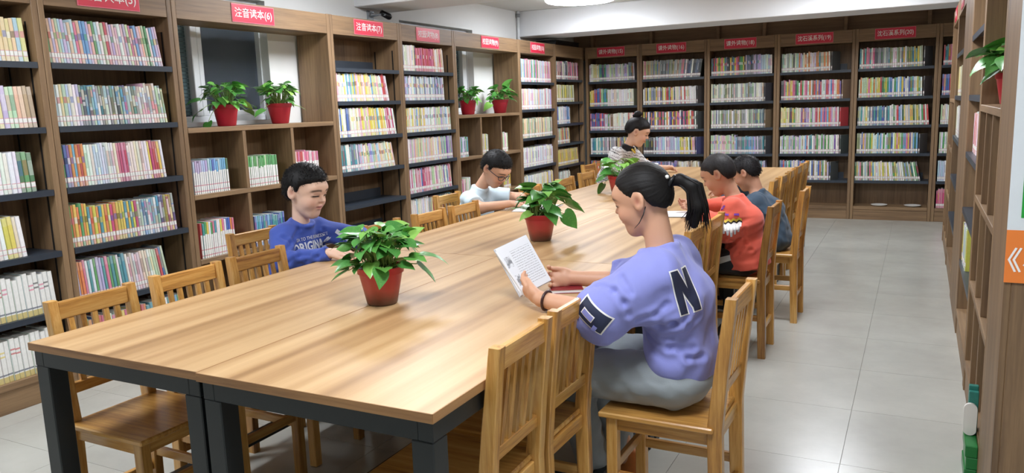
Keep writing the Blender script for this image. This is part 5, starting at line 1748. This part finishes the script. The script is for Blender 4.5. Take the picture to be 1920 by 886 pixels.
sh += [rc((-2.64, 2.857, .83), (-2.622, 2.857, .886), .068, .052, .025, flat=True)] + ring((-2.622, 2.857, .886), (.28, 0, 1), .051, .009, .010)
blue = np.array(lin('#3d55ab'))
bshirt = vol_object('sweater', volume(sh, .0055, (), wrinkle(.003, .08, 8)), M_CLOTH, B, lambda P: np.tile(blue, (len(P), 1)))
crease(bshirt, [[(535, 470), (550, 450), (560, 430)], [(603, 405), (606, 430), (606, 460)], [(540, 492), (560, 480), (580, 478)], [(575, 488), (595, 482), (612, 470)], [(530, 445), (545, 455), (556, 472)]], .005, .009)
M_TXT = plain('sweater_print', '#dfe3ee', rough=.7, var=.06)
text_decal('lettering', 'ORIGINAL', .046, bshirt, (-2.56, 2.852, .780), (0, 1, 0), (-.25, 0, 1), (1, 0, .25), M_TXT, B, bold=.03, squeeze=.80)
text_decal('lettering', 'GIA TO THE BUSINESS', .016, bshirt, (-2.56, 2.852, .820), (0, 1, 0), (-.25, 0, 1), (1, 0, .25), M_TXT, B, bold=.012, squeeze=.80)
decal('sleeve_stripe', [[(-.06, -.011), (.06, -.011), (.06, .011), (-.06, .011)]], bshirt, (-2.46, 2.985, .80), (.75, 0, -.45), (.45, 0, .75), (.35, -1, .2), M_TXT, B, off=.003)
dk = flatcol('#25282f')
tr_ = [el((-2.755, 2.86, .525), (.10, .145, .08), None, .03)]
for sg in (-1, 1):
    tr_ += [rc((-2.75, 2.86 + .07 * sg, .52), (-2.45, 2.86 + .09 * sg, .515), .07, .06), rc((-2.45, 2.86 + .09 * sg, .515), (-2.48, 2.86 + .09 * sg, .11), .06, .045, .03, flat=True)]
vol_object('trousers', volume(tr_, .007, [lambda P: (.4435 - P[:, 2] - 9 * np.maximum(0, P[:, 0] + 2.59)).astype(np.float32)], wrinkle(.003, .08, 4)), M_CLOTH, B, dk)
for sg in (-1, 1): shoe('shoe', (-2.50, 2.86 + .09 * sg, .04), (1, .05 * sg, 0), .20, '#40464f', B)
tufts(hairline(hd, *SHORT, .045, vox=.004, noise=.004, parent=B, col='#0b0a0b'), hd, 1500, 0.016, B, '#0b0a0b')

# ================================================================== boy with glasses in the pale T-shirt
tl = (-2.66, 4.54, 0)
T = person(tl, 'boy with glasses in a pale blue T-shirt bent over an open book')
hd = Head((-2.462, 4.54, 1.003), (.80, -.16, -.58), .235)
hp, hs = hd.prims((-2.585, 4.54, .875), .040)
shN, elN, wrN = (-2.61, 4.42, .815), (-2.475, 4.335, .770), (-2.315, 4.43, .790)
shF, elF, wrF = (-2.58, 4.67, .815), (-2.40, 4.765, .785), (-2.315, 4.60, .790)
body = hp + [rc((-2.70, 4.54, .54), (-2.62, 4.54, .74), .07, .07, .03, wide=(0, 1, 0), s=1.5), rc((-2.64, 4.54, .72), (-2.61, 4.54, .815), .058, .04, .02, wide=(0, 1, 0), s=1.85),
             rc(shN, elN, .040, .036), rc(elN, wrN, .036, .024, .015), rc(shF, elF, .040, .036), rc(elF, wrF, .036, .024, .015)]
for sg in (-1, 1):
    body += [rc((-2.69, 4.54 + .07 * sg, .51), (-2.40, 4.54 + .09 * sg, .50), .062, .048), rc((-2.40, 4.54 + .09 * sg, .50), (-2.42, 4.54 + .09 * sg, .08), .045, .03)]
body += hand(wrN, (.80, .60, .0), (0, 0, -1), -1, size=.135, curl=.35)
body += hand(wrF, (.75, -.65, .02), (0, 0, -1), 1, size=.135, curl=.45)
vol_object('body', volume(body, .0042, (), None, hs), M_SKIN, T, skin_col(hd, '#d2a488', lips='#b8746c'))
sh = [rc((-2.69, 4.54, .52), (-2.625, 4.54, .73), .098, .098, .03, wide=(0, 1, 0), s=1.38), rc((-2.625, 4.54, .73), (-2.595, 4.54, .842), .096, .050, .03, wide=(0, 1, 0), s=1.85),
      rc(shN, np.array(shN) * .35 + np.array(elN) * .65, .056, .058, .035, flat=True), rc(shF, np.array(shF) * .4 + np.array(elF) * .6, .056, .056, .035, flat=True)]
sh += [rc((-2.60, 4.54, .82), (-2.585, 4.54, .876), .066, .051, .025, flat=True)] + ring((-2.585, 4.54, .876), (.35, 0, 1), .050, .008, .010)
vol_object('t_shirt', volume(sh, .006, (), wrinkle(.003, .08, 12)), M_CLOTH, T, flatcol('#cfe3ee'))
tr_ = [el((-2.70, 4.54, .525), (.10, .145, .08), None, .03)]
for sg in (-1, 1):
    tr_ += [rc((-2.70, 4.54 + .07 * sg, .52), (-2.40, 4.54 + .09 * sg, .515), .07, .06), rc((-2.40, 4.54 + .09 * sg, .515), (-2.42, 4.54 + .09 * sg, .11), .06, .045, .03, flat=True)]
vol_object('trousers', volume(tr_, .008, [lambda P: (.4435 - P[:, 2] - 9 * np.maximum(0, P[:, 0] + 2.45)).astype(np.float32)]), M_CLOTH, T, dk)
tufts(hairline(hd, *SHORT, .045, vox=.0045, noise=.004, parent=T, col='#0b0a0b'), hd, 1400, 0.015, T, '#0b0a0b')
gm = MB()
for sg in (1, -1):
    c = hd.p(.405, .135 * sg, -.03)
    gm.tube([c + hd.h * (.105 * math.cos(a) * hd.r * 1 + .072 * math.sin(a) * hd.u - .05 * abs(math.cos(a)) * (1 if math.cos(a) * sg > 0 else 0) * hd.f) for a in np.linspace(0, 2 * PI, 19)], .0022, 6)
    gm.tube([hd.p(.36, .24 * sg, -.01), hd.p(.15, .335 * sg, .02), hd.p(-.06, .35 * sg, .03)], .0022, 6)
gm.tube([hd.p(.41, .035, -.01), hd.p(.42, 0, 0), hd.p(.41, -.035, -.01)], .0022, 6)
gm.build('glasses', M_EYEG, T).matrix_parent_inverse = Matrix.Translation(-Vector(tl))


def open_book(loc, rz, w, h, label, cover, lift=.012):
    t = empty('open_book', loc, rz, label, 'book')
    for sg in (-1, 1):
        n = 8
        vs = []
        for i in range(n + 1):
            u = i / n
            z = .004 + lift * math.sin(PI * min(1, u * 1.15)) ** .8 * (1 - .45 * u)
            for y in (-h / 2, h / 2): vs.append((sg * u * w, y, z))
        for i in range(n + 1):
            for y in (-h / 2, h / 2): vs.append((sg * i / n * w, y, .003))
        fs = []
        m_ = 2 * (n + 1)
        for i in range(n):
            fs += [(2 * i, 2 * i + 2, 2 * i + 3, 2 * i + 1), (m_ + 2 * i, m_ + 2 * i + 1, m_ + 2 * i + 3, m_ + 2 * i + 2), (2 * i, m_ + 2 * i, m_ + 2 * i + 2, 2 * i + 2), (2 * i + 1, 2 * i + 3, m_ + 2 * i + 3, m_ + 2 * i + 1)]
        fs.append((2 * n, m_ + 2 * n, m_ + 2 * n + 1, 2 * n + 1))
        if sg < 0: fs = [f[::-1] for f in fs]
        MB().add(vs, fs, None, False).build('page_block', M_PAGE, t)
        bx('cover', cover, t, min(0, sg * (w + .004)), max(0, sg * (w + .004)), -h / 2 - .003, h / 2 + .003, 0, .0028)
    return t


M_PAGE = plain('page_print', '#e6e4e6', rough=.65, var=.10, nscale=90)
open_book((-2.165, 4.54, .7505), -HALF + .12, .175, .23, 'open white book on the table under the hands of the boy with glasses', plain('cover_pale', '#b9b4bd', rough=.4))

# ================================================================== boy in orange
ol = (-.84, 4.41, 0)
O = person(ol, 'boy in an orange sweater with a feather print, seen from behind')
hd = Head((-.985, 4.415, .990), (-.90, .05, -.43), .222)
hp, hs = hd.prims((-.897, 4.41, .865), .040)
shN, elN, wrN = (-.885, 4.300, .815), (-.905, 4.235, .700), (-1.060, 4.285, .800)
shF, elF, wrF = (-.890, 4.525, .815), (-.985, 4.60, .790), (-1.135, 4.50, .800)
body = hp + [rc((-.83, 4.41, .54), (-.85, 4.41, .74), .07, .07, .03, wide=(0, 1, 0), s=1.5), rc((-.85, 4.41, .74), (-.89, 4.41, .825), .065, .048, .03, wide=(0, 1, 0), s=1.85),
             rc(shN, elN, .036, .033), rc(elN, wrN, .033, .022, .015), rc(shF, elF, .036, .033), rc(elF, wrF, .033, .022, .015)]
for sg in (-1, 1):
    body += [rc((-.83, 4.41 + .07 * sg, .51), (-1.12, 4.41 + .09 * sg, .50), .06, .046), rc((-1.12, 4.41 + .09 * sg, .50), (-1.10, 4.41 + .09 * sg, .08), .044, .03)]
body += hand(wrN, (-.92, .25, .10), (.0, .85, .4), -1, size=.13, curl=.6)
body += hand(wrF, (-.9, -.35, .0), (.0, -.6, .7), 1, size=.13, curl=.6)
vol_object('body', volume(body, .0042, (), None, hs), M_SKIN, O, skin_col(hd, '#b98a70', lips='#a05c54'))
sh = [rc((-.825, 4.41, .535), (-.845, 4.41, .73), .105, .100, .03, wide=(0, 1, 0), s=1.35), rc((-.845, 4.41, .73), (-.888, 4.41, .832), .100, .050, .03, wide=(0, 1, 0), s=1.8),
      rc(shN, elN, .060, .060, .04), rc(elN, np.array(elN) * .2 + np.array(wrN) * .8, .058, .038, .03, flat=True), rc(shF, elF, .058, .056, .04), rc(elF, np.array(elF) * .2 + np.array(wrF) * .8, .054, .038, .03, flat=True),
      rc((-.818, 4.41, .488), (-.825, 4.41, .54), .122, .118, .02, wide=(0, 1, 0), s=1.42, flat0=True)]
sh += [rc((-.885, 4.412, .81), (-.903, 4.412, .864), .066, .051, .025, flat=True)] + ring((-.903, 4.412, .864), (-.35, 0, 1), .050, .009, .010)
oshirt = vol_object('sweater', volume(sh, .0055, (), wrinkle(.003, .08, 21)), M_CLOTH, O, flatcol('#d75a45'))
crease(oshirt, [[(1345, 400), (1352, 430), (1370, 450)], [(1340, 425), (1360, 445), (1385, 448)], [(1335, 440), (1365, 462), (1395, 455)], [(1395, 430), (1400, 455), (1385, 475)], [(1355, 470), (1380, 478), (1410, 468)]], .005, .009)
Ce, uxe, uye, ne = (-.878, 4.23, .772), Vector((.96, .2, .05)), Vector((-.06, .0, 1)), Vector((.25, -1, 0))
M_YEL = plain('print_yellow', '#e3c24a', rough=.7); M_BLK = plain('print_black', '#17161c', rough=.7); M_PUR = plain('print_purple', '#7a3aa0', rough=.7)
zig = lambda y, t, n_, x0, x1: [[(x0 + (x1 - x0) * k / n_, y + (.006 if k % 2 else -.004)), (x0 + (x1 - x0) * (k + 1) / n_, y + (-.004 if k % 2 else .006)), (x0 + (x1 - x0) * (k + 1) / n_, y + t + (-.004 if k % 2 else .006)), (x0 + (x1 - x0) * k / n_, y + t + (.006 if k % 2 else -.004))] for k in range(n_)]
decal('feather_base', [[(-.044, -.050), (.044, -.052), (.058, -.018), (-.060, -.018)]], oshirt, Ce, uxe, uye, ne, M_BLK, O, off=.002)
fe = []; fe2 = []
for k in range(5):
    x = -.040 + k * .019
    tip = -.090 + .010 * abs(k - 2)
    fe2.append([(x - .004, tip), (x + .005, tip), (x + .013, -.035), (x - .010, -.035)])
for k in range(7):
    x = -.048 + k * .016
    tip = -.060 - .008 * (k % 2) + .006 * abs(k - 3)
    fe.append([(x - .0055, tip), (x + .0055, tip), (x + .0095, -.018), (x - .0085, -.018)])
for k in range(3): fe.append([(-.080 + k * .012, -.050 + k * .006), (-.072 + k * .012, -.052 + k * .006), (-.060 + k * .011, .006 + k * .006), (-.074 + k * .011, .006 + k * .006)])
decal('long_feathers', fe2, oshirt, Ce, uxe, uye, ne, plain('print_pale_grey', '#c9cbd2', rough=.7), O, off=.0032)
decal('feathers', fe, oshirt, Ce, uxe, uye, ne, M_WHITE, O, off=.0040)
decal('black_zigzag', zig(-.022, .010, 8, -.058, .060), oshirt, Ce, uxe, uye, ne, M_BLK, O, off=.0045)
decal('yellow_zigzag', zig(-.013, .013, 8, -.056, .058), oshirt, Ce, uxe, uye, ne, M_YEL, O, off=.0055)
decal('purple_mark', [[(-.035, .020), (-.010, .018), (-.006, .028), (-.028, .030)], [(.018, .018), (.048, .014), (.044, .026), (.020, .028)], [(-.050, .045), (-.040, .043), (-.022, .068), (-.030, .070)]], oshirt, Ce, uxe, uye, ne, M_PUR, O, off=.004)
tr_ = [el((-.835, 4.41, .525), (.11, .15, .085), None, .03)]
for sg in (-1, 1):
    tr_ += [rc((-.83, 4.41 + .075 * sg, .52), (-1.12, 4.41 + .09 * sg, .515), .078, .064), rc((-1.12, 4.41 + .09 * sg, .515), (-1.10, 4.41 + .09 * sg, .11), .062, .046, .03, flat=True)]
otr = vol_object('trousers', volume(tr_, .007, [lambda P: (.4435 - P[:, 2] - 9 * np.maximum(0, -1.095 - P[:, 0])).astype(np.float32)], wrinkle(.002, .08, 2)), M_CLOTH, O, flatcol('#16171b'))
M_GSTR = plain('trouser_panel', '#b9bbb6', rough=.8, var=.15, nscale=60)
decal('side_panel', [[(-.10, -.022), (-.02, -.020), (-.02, .018), (-.10, .012)], [(-.018, -.016), (.055, .004), (.055, .034), (-.018, .020)]], otr, (-.93, 4.26, .53), (1, 0, .1), (-.1, 0, 1), (0, -1, .1), M_GSTR, O, off=.003)
for sg in (-1, 1): shoe('shoe', (-1.08, 4.41 + .09 * sg, .04), (-1, .05, 0), .19, '#2b2c30', O)
tufts(hairline(hd, *SHORT, .028, vox=.0045, noise=.002, parent=O, col='#232021'), hd, 1400, 0.006, O, '#1d1a1b')
open_book((-1.235, 4.46, .7505), HALF + .2, .115, .16, 'open picture book on the table in front of the boy in orange', M_BLK)

# ================================================================== boy in dark blue
nl = (-.84, 5.20, 0)
D_ = person(nl, 'boy in a dark blue sweater half hidden behind the boy in orange')
hd = Head((-.985, 5.20, .928), (-.88, .16, -.44), .215)
hp, hs = hd.prims((-.915, 5.20, .805), .043)
shN, elN, wrN = (-.895, 5.085, .755), (-.96, 5.02, .720), (-1.10, 5.10, .800)
shF, elF, wrF = (-.90, 5.315, .755), (-.99, 5.37, .78), (-1.14, 5.28, .800)
body = hp + [rc((-.83, 5.20, .53), (-.86, 5.20, .69), .07, .07, .03, wide=(0, 1, 0), s=1.5), rc((-.86, 5.20, .69), (-.905, 5.20, .765), .065, .048, .03, wide=(0, 1, 0), s=1.8),
             rc(shN, elN, .036, .033), rc(elN, wrN, .033, .022, .015), rc(shF, elF, .036, .033), rc(elF, wrF, .033, .022, .015)]
for sg in (-1, 1):
    body += [rc((-.83, 5.20 + .07 * sg, .51), (-1.10, 5.20 + .09 * sg, .50), .06, .046), rc((-1.10, 5.20 + .09 * sg, .50), (-1.08, 5.20 + .09 * sg, .08), .044, .03)]
body += hand(wrN, (-.92, .25, .05), (.0, .5, -.8), -1, size=.125, curl=.4)
body += hand(wrF, (-.9, -.35, .0), (.0, -.5, -.8), 1, size=.125, curl=.4)
vol_object('body', volume(body, .005, (), None, hs), M_SKIN, D_, skin_col(hd, '#bb8d74'))
sh = [rc((-.80, 5.20, .52), (-.845, 5.20, .68), .110, .100, .03, wide=(0, 1, 0), s=1.35), rc((-.845, 5.20, .68), (-.900, 5.20, .772), .098, .050, .03, wide=(0, 1, 0), s=1.8),
      rc(shN, elN, .060, .056, .04), rc(elN, wrN, .052, .036, .03, flat=True), rc(shF, elF, .058, .052, .04), rc(elF, wrF, .050, .036, .03, flat=True)]
sh += [rc((-.90, 5.20, .75), (-.918, 5.20, .802), .064, .050, .025, flat=True)] + ring((-.918, 5.20, .802), (-.35, 0, 1), .049, .009, .010)
vol_object('sweater', volume(sh, .0065, (), wrinkle(.003, .08, 31)), M_CLOTH, D_, flatcol('#35485a'))
tr_ = [el((-.825, 5.20, .52), (.10, .15, .08), None, .03)]
for sg in (-1, 1):
    tr_ += [rc((-.82, 5.20 + .075 * sg, .515), (-1.10, 5.20 + .09 * sg, .51), .075, .062), rc((-1.10, 5.20 + .09 * sg, .51), (-1.08, 5.20 + .09 * sg, .11), .06, .045, .03, flat=True)]
vol_object('trousers', volume(tr_, .008, [lambda P: (.4435 - P[:, 2] - 9 * np.maximum(0, -1.03 - P[:, 0])).astype(np.float32)]), M_CLOTH, D_, flatcol('#1b1d22'))
for sg in (-1, 1): shoe('shoe', (-1.06, 5.20 + .09 * sg, .04), (-1, .05, 0), .19, '#2b2c30', D_)
tufts(hairline(hd, *SHORT, .045, vox=.005, noise=.003, parent=D_, col='#121013'), hd, 1200, 0.014, D_, '#0d0c0e')

# ================================================================== woman with a bun
wl_ = (-2.66, 6.98, 0)
Wm = person(wl_, 'woman with a hair bun in a striped black and white cardigan')
hd = Head((-2.285, 6.95, 1.135), (.90, .30, -.34), .252)
hp, hs = hd.prims((-2.365, 6.93, 1.02), .040)
shN, elN, wrN = (-2.445, 6.80, .950), (-2.44, 6.70, .785), (-2.22, 6.82, .790)
shF, elF, wrF = (-2.40, 7.08, .950), (-2.27, 7.17, .790), (-2.10, 7.19, .792)
body = hp + [rc((-2.68, 6.98, .55), (-2.52, 6.96, .80), .085, .085, .03, wide=(0, 1, 0), s=1.5), rc((-2.52, 6.96, .80), (-2.43, 6.94, .95), .07, .045, .02, wide=(0, 1, 0), s=1.8),
             rc(shN, elN, .042, .038), rc(elN, wrN, .036, .025, .015), rc(shF, elF, .042, .038), rc(elF, wrF, .036, .025, .015)]
for sg in (-1, 1):
    body += [rc((-2.68, 6.98 + .08 * sg, .52), (-2.28, 6.98 + .09 * sg, .51), .07, .052), rc((-2.28, 6.98 + .09 * sg, .51), (-2.30, 6.98 + .09 * sg, .08), .05, .034)]
body += hand(wrN, (.95, .2, .0), (0, 0, -1), -1, size=.15, curl=.4)
body += hand(wrF, (.95, .15, .06), (0, -.3, -1), 1, size=.15, curl=.7)
vol_object('body', volume(body, .005, (), None, hs), M_SKIN, Wm, skin_col(hd, '#d8ac92', lips='#c0625e', blush=.4))


def stripes(P):
    w = np.array(lin('#d9d8d8')); k = np.array(lin('#2b2a30')); g = np.array(lin('#8b8588'))
    s = P[:, 2] + .45 * (P[:, 0] + 2.5) + .004 * np.sin(P[:, 1] * 160)
    ph = np.mod(s / .052, 1)
    z = np.mod((P[:, 1] + P[:, 0]) / .018, 1)
    c = np.where(((ph < .11))[:, None], k, w)
    c = np.where(((ph > .42) & (ph < .66) & (z < .5))[:, None], g, c)
    col_ = ((P - np.array([-2.372, 6.932, 1.012])) ** 2).sum(1) < .078 ** 2
    return np.where((col_ & (P[:, 2] > .965))[:, None], np.array(lin('#141318')), c)


sh = [rc((-2.68, 6.98, .53), (-2.52, 6.96, .80), .108, .104, .03, wide=(0, 1, 0), s=1.42), rc((-2.52, 6.96, .80), (-2.405, 6.945, .968), .104, .058, .03, wide=(0, 1, 0), s=1.75),
      rc(shN, elN, .062, .060, .04), rc(elN, wrN, .056, .040, .03, flat=True), rc(shF, elF, .062, .056, .04), rc(elF, np.array(elF) * .35 + np.array(wrF) * .65, .054, .042, .03, flat=True)]
sh += [rc((-2.40, 6.94, .95), (-2.372, 6.932, 1.010), .066, .052, .025, flat=True)] + ring((-2.372, 6.932, 1.008), (.4, .1, 1), .050, .012, .010)
vol_object('cardigan', volume(sh, .006, (), wrinkle(.003, .09, 41)), M_CLOTH, Wm, stripes)
MB().tube([(-2.318, 6.885, .985), (-2.305, 6.925, .950), (-2.318, 6.965, .985)], .008, 6).build('necklace', M_YEL, Wm).matrix_parent_inverse = Matrix.Translation(-Vector(wl_))
tr_ = [el((-2.68, 6.98, .535), (.11, .17, .09), None, .03)]
for sg in (-1, 1):
    tr_ += [rc((-2.68, 6.98 + .08 * sg, .53), (-2.28, 6.98 + .09 * sg, .525), .08, .066), rc((-2.28, 6.98 + .09 * sg, .525), (-2.30, 6.98 + .09 * sg, .11), .064, .048, .03, flat=True)]
vol_object('trousers', volume(tr_, .009, [lambda P: (.4435 - P[:, 2] - 9 * np.maximum(0, P[:, 0] + 2.44)).astype(np.float32)]), M_CLOTH, Wm, flatcol('#1b1d22'))
for sg in (-1, 1): shoe('shoe', (-2.32, 6.98 + .09 * sg, .045), (1, 0, 0), .23, '#2b2c30', Wm)
bun = [el(hd.p(-.20, 0, .62), np.array([.13, .12, .11]) * hd.h, hd.R, .01), rc(hd.p(-.17, 0, .45), hd.p(-.2, 0, .58), .022, .026, .01), rc(hd.p(-.32, .02, .52), hd.p(-.2, -.02, .68), .014, .012, .01), rc(hd.p(-.1, .04, .66), hd.p(-.28, -.05, .63), .014, .014, .01)]
hairline(hd, [-.6, -.34, -.22, -.17, -.12, -.03, .03, .08, .16, .26, .5], [-.10, -.14, -.10, -.02, .10, .12, .06, .10, .15, .20, .26], .06, bun, vox=.005, noise=.003, parent=Wm, col='#120f12')
